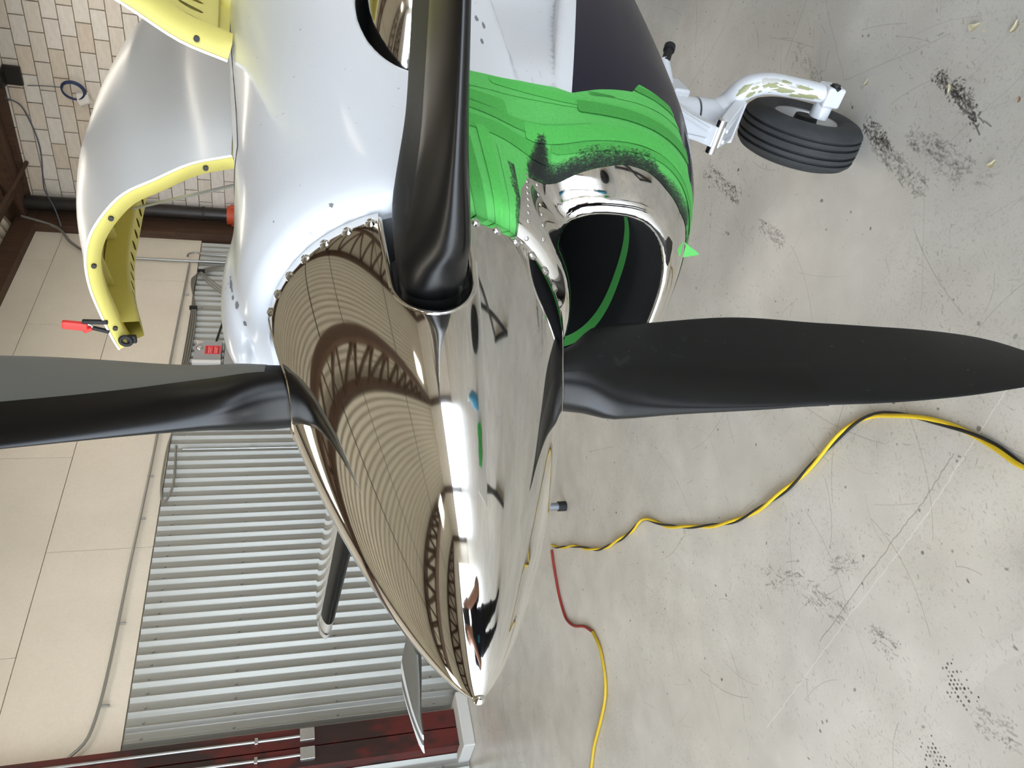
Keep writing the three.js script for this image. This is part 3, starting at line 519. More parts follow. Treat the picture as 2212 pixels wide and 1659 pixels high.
const faceGeo = bladeSkin(0.2, 0.9995, 60, 0.012, 0.488, 28, 0.0005);      // one face is grey, the other black
const stripes = [[0.875, 0.91], [0.945, 0.999]].map(([a, b]) => bladeSkin(a, b, 8, 0.0, 0.5, 30, 0.0011));
const greyFace = std({ color: 0x63645f, roughness: 0.5 });
for (let k = 0; k < 4; k++) {
  const m = new THREE.Matrix4().makeRotationX(R(90 - A0 - 90 * k)), m2 = NOSE.clone().multiply(new THREE.Matrix4().makeTranslation(-0.094, 0, 0)).multiply(m);
  const b = part('propeller_blade', bladeGeo, bladeMat, plane); b.applyMatrix4(m2);
  part('deice_boot', bootGeo, bootMat, b, { label: 'glossy black rubber boot on the leading edge' });
  part('grey_face', faceGeo, greyFace, b, { label: 'matt grey face of the blade' });
  for (const s of stripes) part('tip_stripe', s, stripeMat, b, { label: 'white stripe near the blade tip' });
}

// ---------- exhaust stacks ----------
const stackIn = std({ color: 0x15120f, roughness: 0.8, side: THREE.DoubleSide });
for (const s of [1, -1]) {
  const path = new THREE.CatmullRomCurve3([V3(0.42, 0.0, 0.13 * s), V3(0.43, 0.002, 0.24 * s), V3(0.5, 0.004, 0.315 * s), V3(0.64, 0.004, 0.365 * s), V3(0.8, 0.0, 0.4 * s)]), rows_ = [], inner = [];
  for (let i = 0; i <= 30; i++) { const t = i / 30, p = path.getPoint(t), d = path.getTangent(t), n = V3(0, 1, 0), b = n.clone().cross(d).normalize();
    const ring = (q) => Array.from({ length: 41 }, (_, j) => { const a = j / 40 * Math.PI * 2; return p.clone().addScaledVector(n, Math.cos(a) * 0.066 * q).addScaledVector(b, Math.sin(a) * 0.062 * q); });
    rows_.push(ring(1)); inner.push(ring(0.95)); }
  const st = part('exhaust_stack', skin(rows_).applyMatrix4(NOSE), std({ color: 0xcfcac4, roughness: 0.1, metalness: 1, side: THREE.DoubleSide }), plane, { label: 'polished exhaust stack in its black recess' });
  part('stack_bore', skin(inner, { flip: true }).applyMatrix4(NOSE), stackIn, st);
}

// ---------- opened engine doors, hinged at the top ----------
const primer = std({ color: 0xd9cd72, roughness: 0.5, side: THREE.DoubleSide });
const doorWhite = phys({ color: 0xe6e8e8, roughness: 0.34, clearcoat: 0.35, clearcoatRoughness: 0.16, side: THREE.DoubleSide });
const DSEC = [[0, 0], [0.082, 0.026], [0.156, 0.069], [0.217, 0.106], [0.263, 0.158], [0.298, 0.217], [0.315, 0.276], [0.317, 0.35], [0.305, 0.427], [0.29, 0.495], [0.279, 0.531]];   // [up, out] of the front edge
const dsec = new THREE.CatmullRomCurve3(DSEC.map(([u, o]) => V3(0, u, o)));
const dGrow = table([[0.7, 0.98], [0.737, 1], [1.12, 1.26], [1.4, 1.37], [1.7, 1.39], [2.0, 1.31]]);
function doorPoint(x, t, s, inset = 0, keep = 0) {
  const p = dsec.getPoint(clamp(t, 0, 1)), d = dsec.getTangent(clamp(t, 0, 1)), k = dGrow(x), L = Math.hypot(d.y, d.z);  // the inner face lies on the far side of the tangent
  let y = 1.731 + 0.036 * (x - 0.737) + p.y * k, z = 0.094 + p.z * k; y -= d.z / L * inset; z += d.y / L * inset;
  return V3(x, y, s * z);
}
for (const s of [-1, 1]) {
  const nx = 24, nt = 40, X = (i) => lerp(0.737, 2.0, i / nx), end = (i) => 1 - 0.0 * i;
  const grid = (inset, t0 = 0, t1 = 1, xa = 0.737, xb = 2.0, n = nx) => Array.from({ length: n + 1 }, (_, i) => Array.from({ length: nt + 1 }, (_, j) => doorPoint(lerp(xa, xb, i / (n || 1)), lerp(t0, t1, j / nt), s, inset)));
  const dm = part('engine_door', skin(grid(0), { flip: s > 0 }), doorWhite, plane, { label: s < 0 ? 'far engine door standing open' : 'near engine door standing open' });
  part('inner_skin', skin(grid(0.006, 0, 1), { flip: s < 0 }), primer, dm);
  // yellow primed flange round the edge, its inward lip and fastener holes
  part('edge_flange', skin([grid(0.001, 0, 1, 0.737, 0.737, 0)[0], grid(0.034, 0.0, 0.985, 0.745, 0.745, 0)[0], grid(0.036, 0.0, 0.985, 0.8, 0.8, 0)[0]]), primer, dm);
  part('edge_trim', skin([grid(0.0, 0, 1, 0.7365, 0.7365, 0)[0], grid(0.005, 0, 1, 0.7365, 0.7365, 0)[0]]), std({ color: 0xf2f3f3, roughness: 0.3, side: THREE.DoubleSide }), dm);
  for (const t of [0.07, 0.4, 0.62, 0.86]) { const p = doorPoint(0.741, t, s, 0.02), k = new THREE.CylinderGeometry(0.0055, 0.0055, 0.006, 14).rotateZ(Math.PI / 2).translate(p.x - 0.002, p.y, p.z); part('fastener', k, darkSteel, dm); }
  part('end_rib', skin([grid(0.001, 0, 1, 2.0, 2.0, 0)[0], grid(0.04, 0, 1, 1.995, 1.995, 0)[0]]), primer, dm);
  for (const xr of [1.05, 1.4, 1.72]) part('stiffener', skin([grid(0.006, 0, 1, xr, xr, 0)[0], grid(0.035, 0, 1, xr, xr, 0)[0], grid(0.035, 0, 1, xr + 0.03, xr + 0.03, 0)[0]]), primer, dm);
  // slotted beam along the free edge
  const drilled = (name, sect, x0, x1, holes) => {          // a bent sheet with real openings; sect = rows of [t, inset], holes = [x, row, half length, half width]
    const n = 200, m = 24, P = [], N = [], I = [], Q = [];
    for (let i = 0; i <= n; i++) for (let j = 0; j <= m; j++) { const q = j / m * (sect.length - 1), k = Math.min(Math.floor(q), sect.length - 2), x = lerp(x0, x1, i / n), v = doorPoint(x, lerp(sect[k][0], sect[k + 1][0], q - k), s, lerp(sect[k][1], sect[k + 1][1], q - k)); P.push(v.x, v.y, v.z); N.push(x, q, 0); }
    for (let i = 0; i < n; i++) for (let j = 0; j < m; j++) { const c = i * (m + 1) + j, d = c + m + 1; if (s < 0) I.push(c, d, c + 1, c + 1, d, d + 1); else I.push(c, c + 1, d, c + 1, d + 1, d); }
    const [, rest] = cutMesh({ P: N, N: P, I }, (x, q) => Math.min(...holes.map(([hx, hq, a, b]) => Math.hypot((x - hx) / a, (q - hq) / b) - 1)));
    const g = new THREE.BufferGeometry(); g.setAttribute('position', new THREE.Float32BufferAttribute(rest.N, 3)); g.setIndex(rest.I); g.computeVertexNormals(); return part(name, g, primer, dm);
  };
  drilled('slotted_beam', [[0.995, 0.008], [0.96, 0.07], [0.86, 0.075], [0.85, 0.012]], 0.76, 1.98, Array.from({ length: 15 }, (_, i) => [0.82 + i * 0.075, 1.5, 0.013, 0.3]));
  drilled('hinge_rib', [[0.02, 0.006], [0.03, 0.034], [0.15, 0.034], [0.16, 0.006]], 0.765, 1.98, Array.from({ length: 20 }, (_, i) => [0.8 + i * 0.055, 1.5, 0.01, 0.26]));
  for (let i = 0; i < 16; i++) { const q = doorPoint(0.79 + i * 0.04, 0.19, s, 0.0085); part('rivet', new THREE.SphereGeometry(0.0035, 8, 6).translate(q.x, q.y, q.z), primer, dm); }
}
{ // latch on the far door's lower corner, prop rod
  const p = doorPoint(0.735, 0.93, -1, 0.03); const l = part('door_latch', merge([new THREE.TorusGeometry(0.012, 0.005, 10, 20).rotateY(Math.PI / 2).translate(p.x - 0.004, p.y, p.z), rbx(0.012, 0.022, 0.022, 0.004).translate(p.x + 0.004, p.y - 0.012, p.z)]), blackRubber);
  part('prop_rod', rod([0.55, 1.70, -0.06], [0.85, 1.955, -0.30], 0.0032), galv);
}

// ---------- fuselage behind the nose, wings, fin: whole but plain ----------
{
  const rowsF = [], sec = [[1.47, 0.362, 0.72, 0.466], [2.0, 0.4, 0.78, 0.56], [2.5, 0.55, 0.8, 0.62], [3.2, 0.72, 0.8, 0.66], [4.6, 0.74, 0.78, 0.66], [6.2, 0.62, 0.55, 0.5], [8.0, 0.46, 0.22, 0.26], [9.5, 0.36, -0.05, 0.06]];
  const T = [1, 2, 3].map((k) => table(sec.map((q) => [q[0], q[k]])));
  for (let i = 0; i <= 60; i++) { const x = lerp(1.47, 9.5, i / 60), [t, b, w] = T.map((f) => f(x)); rowsF.push(Array.from({ length: 61 }, (_, j) => { const a = j / 60 * Math.PI * 2, cy = (t - b) / 2, h = (t + b) / 2, n = 2 / 2.4, c = Math.cos(a), q = Math.sin(a); return V3(x, cy + h * Math.sign(c) * Math.abs(c) ** n, w * Math.sign(q) * Math.abs(q) ** n); })); }
  const fus = part('fuselage', skin(rowsF, { flip: true }).applyMatrix4(NOSE), white);
  for (const s of [1, -1]) {
    const foil = (z) => { const k = (Math.abs(z) - 0.4) / 5.05, c = lerp(1.7, 1.0, k), le = lerp(2.35, 2.6, k), y = lerp(0.93, 1.3, k), t = lerp(0.3, 0.17, k); return Array.from({ length: 41 }, (_, j) => { const a = j / 40 * Math.PI * 2, u = (1 - Math.cos(a)) / 2; return V3(le + u * c, y + Math.sign(Math.sin(a)) * t / 2 * 2.6 * (0.2969 * Math.sqrt(u) * 3.2 - 0.126 * u * 3.2 - 0.3516 * u * u * 3.2 + 0.2843 * u ** 3 * 3.2 - 0.1036 * u ** 4 * 3.2) / 1.0, z); }); };
    const zz = Array.from({ length: 21 }, (_, i) => s * lerp(0.4, 5.3, i / 20)), wing = part('wing', skin(zz.map(foil), { flip: s > 0 }), phys({ color: 0xd8d6d0, roughness: 0.2, clearcoat: 1, clearcoatRoughness: 0.03 }), plane, { label: s < 0 ? 'far wing with black leading edge boot' : 'near wing with black leading edge boot' });
    const bootRow = (z) => { const f = foil(z); return Array.from({ length: 9 }, (_, j) => { const k = j - 4, p = f[(k + 40) % 40].clone(); p.x -= 0.004; p.y += Math.sign(k) * 0.003; return p; }); };
    part('deice_boot', skin(zz.filter((z) => Math.abs(z) < 5.2).map(bootRow), { flip: s > 0 }), std({ color: 0x0d0e0e, roughness: 0.35 }), wing);
    const tipRow = foil(s * 5.3), cx = tipRow.reduce((a, p) => a.add(p.clone().multiplyScalar(1 / 41)), V3(0, 0, 0));
    const cap = [0, 0.25, 0.5, 0.75, 0.92, 1].map((q) => tipRow.map((p) => { const m = p.clone().lerp(V3(p.x * 0.5 + cx.x * 0.5, cx.y, p.z), 1 - Math.sqrt(1 - q * q * 0.96)); m.z += s * q * 0.07; return m; }));
    part('wing_tip', skin(cap, { flip: s > 0 }), std({ color: 0x2a2d30, roughness: 0.1, metalness: 0.3 }), wing);
    part('tip_ring', skin([s * 5.2, s * 5.225].map((z) => foil(z).map((p) => { const q = p.clone(); q.y += (p.y - foil(z)[0].y) * 0.06; q.x -= 0.006; return q; })), { flip: s > 0 }), chromeM, wing);
  }
  part('tail_fin', new THREE.ExtrudeGeometry(new THREE.Shape([[7.4, 1.5], [8.6, 3.2], [9.5, 3.2], [9.4, 1.4]].map(([x, y]) => new THREE.Vector2(x, y))), { depth: 0.08, bevelEnabled: true, bevelSize: 0.03, bevelThickness: 0.03 }).translate(0, 0, -0.04), white);
}

// ---------- nose gear ----------
const gearTex = canvasTex(1024, 1024, (c, w, h) => { c.fillStyle = '#cfd1d4'; c.fillRect(0, 0, w, h);
  for (let k = 0; k < 44; k++) { const x = w * (0.38 + 0.3 * rnd() * rnd()), y = h * rr(0.1, 0.66), s = Math.pow(rnd(), 2) * 95 + 8; c.fillStyle = rnd() < 0.6 ? '#8f9068' : '#b4b3ad'; c.beginPath(); for (let a = 0; a < 14; a++) { const q = a / 14 * 6.283, r = s * rr(0.45, 1); c.lineTo(x + Math.cos(q) * r * 0.6, y + Math.sin(q) * r); } c.fill(); }
  specks(c, w, h, 260, () => `rgba(80,78,70,${rr(0.4, 0.9)})`); });
const gearWhite = phys({ color: 0xc9cbce, roughness: 0.35, clearcoat: 0.4 }), gearWorn = phys({ map: gearTex, roughness: 0.38, clearcoat: 0.3 });
const gear = new THREE.Group(); gear.name = 'nose_gear'; plane.add(gear);
{
  const g = (n, geo, m, d) => mesh(n, geo, m, gear, d);
  g('strut', merge([rod([1.05, 0.95, 0], [1.045, 0.6, 0], 0.038, 24), rod([1.045, 0.62, 0], [1.045, 0.55, 0], 0.043, 24)]), gearWhite);
  g('piston', rod([1.045, 0.6, 0], [1.045, 0.42, 0], 0.026, 24), chromeM);
  // half fork: out to the near side over the wheel and down to the axle
  const path = new THREE.CatmullRomCurve3([V3(1.045, 0.5, 0.0), V3(1.045, 0.455, 0.035), V3(1.04, 0.425, 0.085), V3(1.035, 0.37, 0.108), V3(1.02, 0.28, 0.112), V3(1.0, 0.185, 0.112)]), rowsG = [];
  for (let i = 0; i <= 40; i++) { const t = i / 40, p = path.getPoint(t), d = path.getTangent(t), n = V3(1, 0, 0).addScaledVector(d, -d.x).normalize(), b = d.clone().cross(n), w = lerp(0.036, 0.03, t), h = lerp(0.034, 0.024, t); rowsG.push(Array.from({ length: 25 }, (_, j) => { const a = j / 24 * Math.PI * 2; return p.clone().addScaledVector(n, Math.cos(a) * w).addScaledVector(b, Math.sin(a) * h); })); }
  g('fork', skin(rowsG), gearWorn, { label: 'white fork arm with chipped paint' });
  g('fork_collar', merge([rod([1.045, 0.545, 0], [1.045, 0.46, 0], 0.045, 28), rod([1.045, 0.47, 0.0], [1.045, 0.44, 0.012], 0.04, 28, 0.036)]), gearWhite);
  g('collar_seal', rod([1.045, 0.552, 0], [1.045, 0.543, 0], 0.04, 28), blackRubber);
  g('axle_boss', merge([rod([1.0, 0.19, 0.125], [1.0, 0.19, 0.05], 0.026, 24), rbx(0.062, 0.055, 0.055, 0.008).translate(1.0, 0.187, 0.112)]), gearWhite);
  g('axle_bolt', merge([rod([0.985, 0.19, 0.138], [0.985, 0.19, 0.146], 0.013, 6), rod([0.985, 0.19, 0.13], [0.985, 0.19, 0.14], 0.016, 20)]), blackRubber);
  // scissors links ahead of the strut
  const link = (a, b, wa, wb, t) => { const A = V3(...a), B = V3(...b), d = B.clone().sub(A).normalize(), n = V3(0, 0, 1), f = d.clone().cross(n); const sh = new THREE.Shape(); const L = A.distanceTo(B); sh.moveTo(-wa, 0); sh.lineTo(wa, 0); sh.quadraticCurveTo(wb * 0.8, L * 0.5, wb, L); sh.lineTo(-wb, L); sh.quadraticCurveTo(-wb * 0.8, L * 0.5, -wa, 0);
    const ge = new THREE.ExtrudeGeometry(sh, { depth: t, bevelEnabled: true, bevelSize: 0.004, bevelThickness: 0.004, bevelSegments: 2 }).translate(0, 0, -t / 2); return ge.applyMatrix4(new THREE.Matrix4().makeBasis(n, d, f.negate()).setPosition(A)); };
  g('torque_link', merge([link([1.02, 0.66, 0], [0.9, 0.545, 0], 0.05, 0.024, 0.02), rod([1.02, 0.66, -0.055], [1.02, 0.66, 0.055], 0.016, 16)]), gearWhite);
  g('torque_link', merge([link([0.9, 0.54, 0], [1.01, 0.44, 0.01], 0.024, 0.05, 0.022), rod([1.01, 0.44, -0.05], [1.01, 0.44, 0.06], 0.018, 16)]), gearWhite);
  g('link_pin', rod([0.9, 0.543, -0.045], [0.9, 0.543, 0.045], 0.014, 16), chromeM);
  g('link_rib', merge([beam([0.995, 0.64, 0.035], [0.91, 0.56, 0.016], 0.01, 0.03), beam([0.995, 0.64, -0.035], [0.91, 0.56, -0.016], 0.01, 0.03), beam([0.91, 0.525, 0.016], [1.0, 0.45, 0.04], 0.01, 0.03), beam([0.91, 0.525, -0.016], [1.0, 0.45, -0.03], 0.01, 0.03)]), gearWhite);
  g('tow_pin', merge([rod([1.16, 0.62, 0.09], [1.2, 0.6, 0.11], 0.012, 14), rod([1.2, 0.6, 0.11], [1.215, 0.593, 0.118], 0.016, 14)]), blackRubber);
  g('steering_arm', merge([rod([1.05, 0.62, 0.02], [1.17, 0.62, 0.09], 0.016, 12), rbx(0.09, 0.05, 0.06, 0.008).translate(1.09, 0.6, 0.03)]), gearWhite);
  // wheel with four grooves, turned a little
  const WM = new THREE.Matrix4().makeTranslation(1.063, 0.176, -0.027).multiply(new THREE.Matrix4().makeRotationY(0.07)).multiply(new THREE.Matrix4().makeScale(0.926, 0.926, 0.926));
  const tyre = [[0.094, -0.05], [0.104, -0.06], [0.125, -0.068], [0.15, -0.068], [0.17, -0.06], [0.183, -0.046]], tread = [];
  for (const gz of [-0.032, -0.012, 0.014, 0.034]) tread.push([0.1885 - Math.abs(gz) * 0.08, gz - 0.0042], [0.178, gz - 0.0034], [0.178, gz + 0.0034], [0.1885 - Math.abs(gz) * 0.08, gz + 0.0042]);
  const prof = [...tyre, ...tread, ...tyre.slice().reverse().map(([r, z]) => [r, -z])];
  const tg = new THREE.LatheGeometry(prof.map(([r, z]) => new THREE.Vector2(r, z)), 96).rotateX(Math.PI / 2);
  const tyreTex = dataTex(256, (u, v) => { const n = fbm(u * 20, v * 20, 20, 3, 81), d = vnoise(u * 60, v * 60, 60, 85); return [32 + n * 16 + d * 6, 33 + n * 16 + d * 6, 34 + n * 16 + d * 6]; });
  mesh('tyre', toCreasedNormals(tg, 0.5), std({ map: tyreTex, roughness: 0.75 }), gear).applyMatrix4(WM);
  mesh('rim', new THREE.LatheGeometry([[0.02, 0.03], [0.05, 0.026], [0.07, 0.03], [0.082, 0.045], [0.092, 0.053], [0.098, 0.056], [0.1, 0.05], [0.1, -0.05], [0.09, -0.052], [0.03, -0.03]].map(([r, z]) => new THREE.Vector2(r, z)), 64).rotateX(Math.PI / 2), std({ color: 0xb6b9bc, roughness: 0.35, metalness: 0.7, side: THREE.DoubleSide }), gear).applyMatrix4(WM);
  mesh('hub_bearing', new THREE.CylinderGeometry(0.034, 0.04, 0.03, 32).rotateX(Math.PI / 2).translate(0, 0, 0.045), blackRubber, gear).applyMatrix4(WM);
}
// ---------- lamps under the trusses ----------
RectAreaLightUniformsLib.init();
const lampGlow = std({ color: 0xffffff, emissive: 0xfff4e2, emissiveIntensity: 1.6 }), lampCase = std({ color: 0xe8e8e6, roughness: 0.4 });
[[2.06, -3.6], [2.06, 11.5], [6.42, -3.6], [6.42, 6.6], [8.7, -2.2], [8.9, 2.4], [-2.3, -3.4], [-2.3, 9.6]].forEach(([x, z], i) => {
  const t = thing('hanging_lamp', `flat white lamp panel hung ${['over the far side of the nose wheel', 'over the doorway side of the nose wheel', 'over the far wing root', 'over the near wing', 'in the back corner near the block wall', 'by the block wall behind the near wing', 'ahead of the spinner on the far side', 'ahead of the spinner on the doorway side'][i]}`, 'lamp', [x + 0.35, 5.0, z], 0, 'lamp panels under the trusses');
  mesh('lamp_case', bx(-0.31, 0.31, 0, 0.06, -1.12, 1.12), lampCase, t); mesh('diffuser', bx(-0.3, 0.3, -0.006, 0.0, -1.1, 1.1), lampGlow, t);
  mesh('hanger', merge([rod([0, 0.05, -0.5], [0, 0.5, -0.5], 0.006, 6), rod([0, 0.05, 0.5], [0, 0.5, 0.5], 0.006, 6)]), darkSteel, t);
  const l = new THREE.RectAreaLight(0xfff4e2, LAMP, 0.6, 2.2); l.position.set(x + 0.35, 4.985, z); l.rotation.set(-Math.PI / 2, 0, 0); l.castShadow = true; scene.add(l);
});

// ---------- fittings on the left wall ----------
const ZW = Z0 + 0.0;
function pipeThing(name, label, cat, pts, r, m, extra = []) { const o = mesh(name, merge([tube(pts, r, pts.length * 12, 10), ...extra]), m, scene, tag(label, cat)); return o; }
const clip = (x, y, z, r) => new THREE.TorusGeometry(r * 1.35, r * 0.35, 6, 14).rotateY(Math.PI / 2).translate(x, y, z);
const conduitT = thing('conduit', 'thin grey conduit running level along the painted boards above the ribbed sheets', 'conduit');
mesh('pipe', tube([[9.72, 3.06, ZW + 0.03], [7.3, 3.085, ZW + 0.03], [5.9, 3.085, ZW + 0.03], [4.3, 3.12, ZW + 0.03], [2.7, 3.16, ZW + 0.03], [2.3, 3.3, ZW + 0.03], [2.25, 3.6, ZW + 0.03], [2.25, 5.3, ZW + 0.03]], 0.014, 160, 8), galv, conduitT);
for (const x of [8.9, 6.9, 5.35, 4.75, 3.5, 2.7]) mesh('clip', rbx(0.02, 0.07, 0.02, 0.004).translate(x, 3.09 + (6 - x) * 0.014 - 0.02, ZW + 0.02), galv, conduitT);
pipeThing('conduit', 'bright steel conduit dropping from the roof corner down the painted boards', 'conduit', [[10.6, 5.5, ZW + 0.16], [10.42, 5.0, ZW + 0.1], [10.1, 4.75, ZW + 0.04], [9.83, 4.4, ZW + 0.03], [9.78, 3.8, ZW + 0.03], [9.78, 2.0, ZW + 0.03]], 0.021, galv);
pipeThing('conduit', 'second conduit bent over beside the steel conduit above the cable coil', 'conduit', [[9.88, 3.1, ZW + 0.05], [9.95, 3.09, ZW + 0.05], [10.0, 2.98, ZW + 0.05], [9.95, 2.8, ZW + 0.05], [9.93, 1.9, ZW + 0.05]], 0.014, galv);
const dx1 = 5.74, dx2 = 6.14;
pipeThing('conduit', 'thin conduit standing on the ribbed sheets nearest the propeller', 'conduit', [[dx2, 3.6, ZW + 0.068], [dx2, 2.9, ZW + 0.068], [dx2, 0.2, ZW + 0.068]], 0.011, galv);
pipeThing('conduit', 'bright conduit standing on the ribbed sheets, ending below the boards', 'conduit', [[dx1, 2.78, ZW + 0.04], [dx1, 2.0, ZW + 0.04], [dx1, 0.2, ZW + 0.04]], 0.016, galv, [rod([dx1, 1.97, ZW + 0.04], [dx1, 2.03, ZW + 0.04], 0.022)]);
const cableM = std({ color: 0x8b8880, roughness: 0.6 }), cableD = std({ color: 0x55524c, roughness: 0.6 });
const cab = thing('cable_bundle', 'grey cables tied in loops along the top of the ribbed sheets', 'cable');
for (let k = 0; k < 6; k++) mesh('cable', tube([[9.7 - k * 0.02, 2.2, ZW + 0.05], [9.66, 2.5, ZW + 0.05], [9.5 - k * 0.03, 2.86 + k * 0.012, ZW + 0.06], [9.1, 2.93 + k * 0.01, ZW + 0.07], [8.4, 2.92 - k * 0.012, ZW + 0.06], [7.4, 2.93 - k * 0.014, ZW + 0.05], [6.6, 2.92, ZW + 0.18 + k * 0.01], [6.2, 2.93 - k * 0.012, ZW + 0.18]], 0.009, 100, 6), k % 2 ? cableM : cableD, cab);
for (let k = 0; k < 3; k++) mesh('cable', tube([[9.45, 2.88, ZW + 0.07], [9.2, 2.8 - k * 0.05, ZW + 0.08], [8.95, 2.62 - k * 0.06, ZW + 0.08], [8.8, 2.45 - k * 0.05, ZW + 0.06]], 0.008, 40, 6), cableM, cab);
mesh('cable_tie', merge([rbx(0.05, 0.1, 0.05).translate(9.45, 2.87, ZW + 0.07), rbx(0.05, 0.1, 0.05).translate(8.5, 2.9, ZW + 0.07)]), blackRubber, cab);
mesh('cable', tube([[6.0, 2.93, ZW + 0.03], [5.7, 2.95, ZW + 0.04], [5.2, 2.95, ZW + 0.04], [4.95, 2.9, ZW + 0.03], [5.2, 2.83, ZW + 0.04], [5.8, 2.86, ZW + 0.04]], 0.012, 80, 8), cableM, scene, tag('loop of grey cable at the top edge of the ribbed sheets by the upper blade', 'cable'));
pipeThing('black_pipe', 'thin dark pipe running level across the ribbed sheets behind the cowling', 'pipe', [[9.6, 2.36, ZW + 0.04], [8.6, 2.44, ZW + 0.04], [8.0, 2.52, ZW + 0.04], [7.75, 2.55, ZW + 0.04]], 0.014, darkSteel);
{ // alarm box
  const t = thing('alarm_box', 'grey wall box with a red printed label beside the tan door', 'alarm box', [7.5, 2.63, ZW + 0.05]);
  mesh('case', rbx(0.42, 0.34, 0.1, 0.01), greyPaint, t); mesh('lower_tray', rbx(0.06, 0.36, 0.13, 0.01).translate(-0.24, 0, 0.01), std({ color: 0xe6e6e4, roughness: 0.4 }), t);
  const lab = canvasTex(256, 256, (c) => { c.fillStyle = '#e8474c'; c.fillRect(0, 0, 256, 256); c.fillStyle = '#8c1c24'; for (const y of [26, 128, 214]) c.fillRect(20, y, 216, 14); c.fillStyle = '#f3b0b0'; for (const y of [62, 92, 160, 186]) c.fillRect(34, y, 190 - (y % 50), 8); });
  mesh('label', new THREE.PlaneGeometry(0.18, 0.2).translate(0.02, -0.06, 0.0515), std({ map: lab, roughness: 0.5 }), t, { label: 'red printed label' });
  mesh('bell', domeG(0.045, 0.03).rotateX(Math.PI / 2).translate(0.05, 0.11, 0.05), chromeM, t);
  mesh('spot_head', new THREE.ConeGeometry(0.05, 0.12, 16).rotateZ(-0.9).translate(0.2, 0.14, 0.04), std({ color: 0xe3ddd6, roughness: 0.5 }), t);
}
for (const [dx, w] of [[0.09, 'upper'], [-0.07, 'lower']]) {
  const x = 2.06 + dx, z = Z0 + 0.175, t = thing('conduit_box', w === 'upper' ? 'galvanised box and conduit on the red post nearer the brick wall' : 'galvanised box and conduit on the outer red post', 'conduit box', [x, 1.43, z]);
  mesh('box', rbx(0.1, 0.12, 0.05, 0.008), galv, t); mesh('cover', rbx(0.104, 0.124, 0.006, 0.002).translate(0, 0, 0.028), chromeM, t);
  mesh('pipe', tube([[0, 0.06, 0.0], [0, 0.3, -0.005], [0, 1.2, 0], [0, 3.9, 0]], 0.013, 60, 10), galv, t); mesh('strap', rbx(0.055, 0.03, 0.03, 0.004).translate(0, 0.42, 0.0), chromeM, t);
}
// ---------- back corner: downpipe, hose hook, brackets ----------
{
  const t = thing('downpipe', 'thick dark pipe standing in the corner with an orange coupling', 'pipe', [10.78, 0, Z0 + 0.3]);
  mesh('pipe', rod([0, 2.5, 0], [0, 5.5, 0], 0.11, 28), std({ color: 0x33302f, roughness: 0.35, metalness: 0.4 }), t);
  mesh('coupling', merge([rod([0, 2.3, 0], [0, 2.56, 0], 0.15, 28), rbx(0.1, 0.16, 0.36, 0.02).translate(0, 2.43, 0)]), std({ color: 0xc9512c, roughness: 0.5 }), t);
  mesh('lower_pipe', merge([rod([0, 1.7, 0], [0, 2.3, 0], 0.12, 28), rod([0, 0.02, 0], [0, 1.7, 0], 0.11, 28)]), std({ color: 0xa93a2a, roughness: 0.5 }), t);
  mesh('strap', rod([0, 2.9, 0.0], [0, 2.94, 0.0], 0.118, 24), darkSteel, t);
}
{
  const t = thing('hose_hook', 'white wall fitting with a coil of blue hose on the block wall', 'hose', [X1 - 0.13, 4.5, -4.2]);
  mesh('coil', merge([0, 1, 2].map((k) => new THREE.TorusGeometry(0.15 - k * 0.006, 0.013, 8, 40).rotateY(Math.PI / 2 - 0.3).translate(-0.04 - k * 0.018, 0.03, 0.03))), std({ color: 0x25355c, roughness: 0.5 }), t);
  mesh('fitting', merge([rbx(0.1, 0.16, 0.14, 0.015).translate(0, -0.07, -0.08), rod([-0.02, -0.16, -0.1], [-0.02, -0.02, -0.16], 0.045)]), std({ color: 0xe6e2dc, roughness: 0.45 }), t);
  mesh('feed_line', tube([[0.02, 0.17, 0.03], [0.03, 0.4, 0.02], [0.03, 0.62, 0.0]], 0.008, 20, 6), std({ color: 0x6b7076 }), t);
}
mesh('steel_bracket', merge([rbx(0.06, 0.22, 0.26, 0.01).translate(X1 - 0.09, 5.28, -4.08), bx(X1 - 0.3, X1 - 0.06, 5.36, 5.62, -4.2, -4.0)]), darkSteel, scene, tag('dark steel bracket plate below the timber on the block wall', 'bracket'));
mesh('slack_cable', tube([[X1 - 0.2, 5.4, -4.36], [X1 - 0.08, 5.25, -4.55], [X1 - 0.06, 5.15, -5.1], [X1 - 0.08, 5.2, -5.7], [10.75, 5.15, Z0 + 0.52], [10.5, 5.0, Z0 + 0.4], [10.3, 4.9, Z0 + 0.2]], 0.01, 60, 6), std({ color: 0x5b6070, roughness: 0.6 }), scene, tag('slack blue grey cable running along the top of the block wall', 'cable'));
for (const [dy, dz, nm] of [[0, 0, 'upper'], [-0.16, 0.35, 'lower']]) { const t = thing('sprinkler_pipe', `${nm} of two thin rusty pipes running to the roof corner`, 'pipe'); mesh('pipe', rod([X0, 5.52 + dy, Z0 + 0.55 + dz], [10.9, 5.52 + dy, Z0 + 0.55 + dz], 0.03), wood, t); if (!dy) mesh('clamp', rod([8.7, 5.52, Z0 + 0.55], [8.88, 5.52, Z0 + 0.55], 0.042), std({ color: 0xd9b62c, roughness: 0.5 }), t, { label: 'yellow clamp' }); }

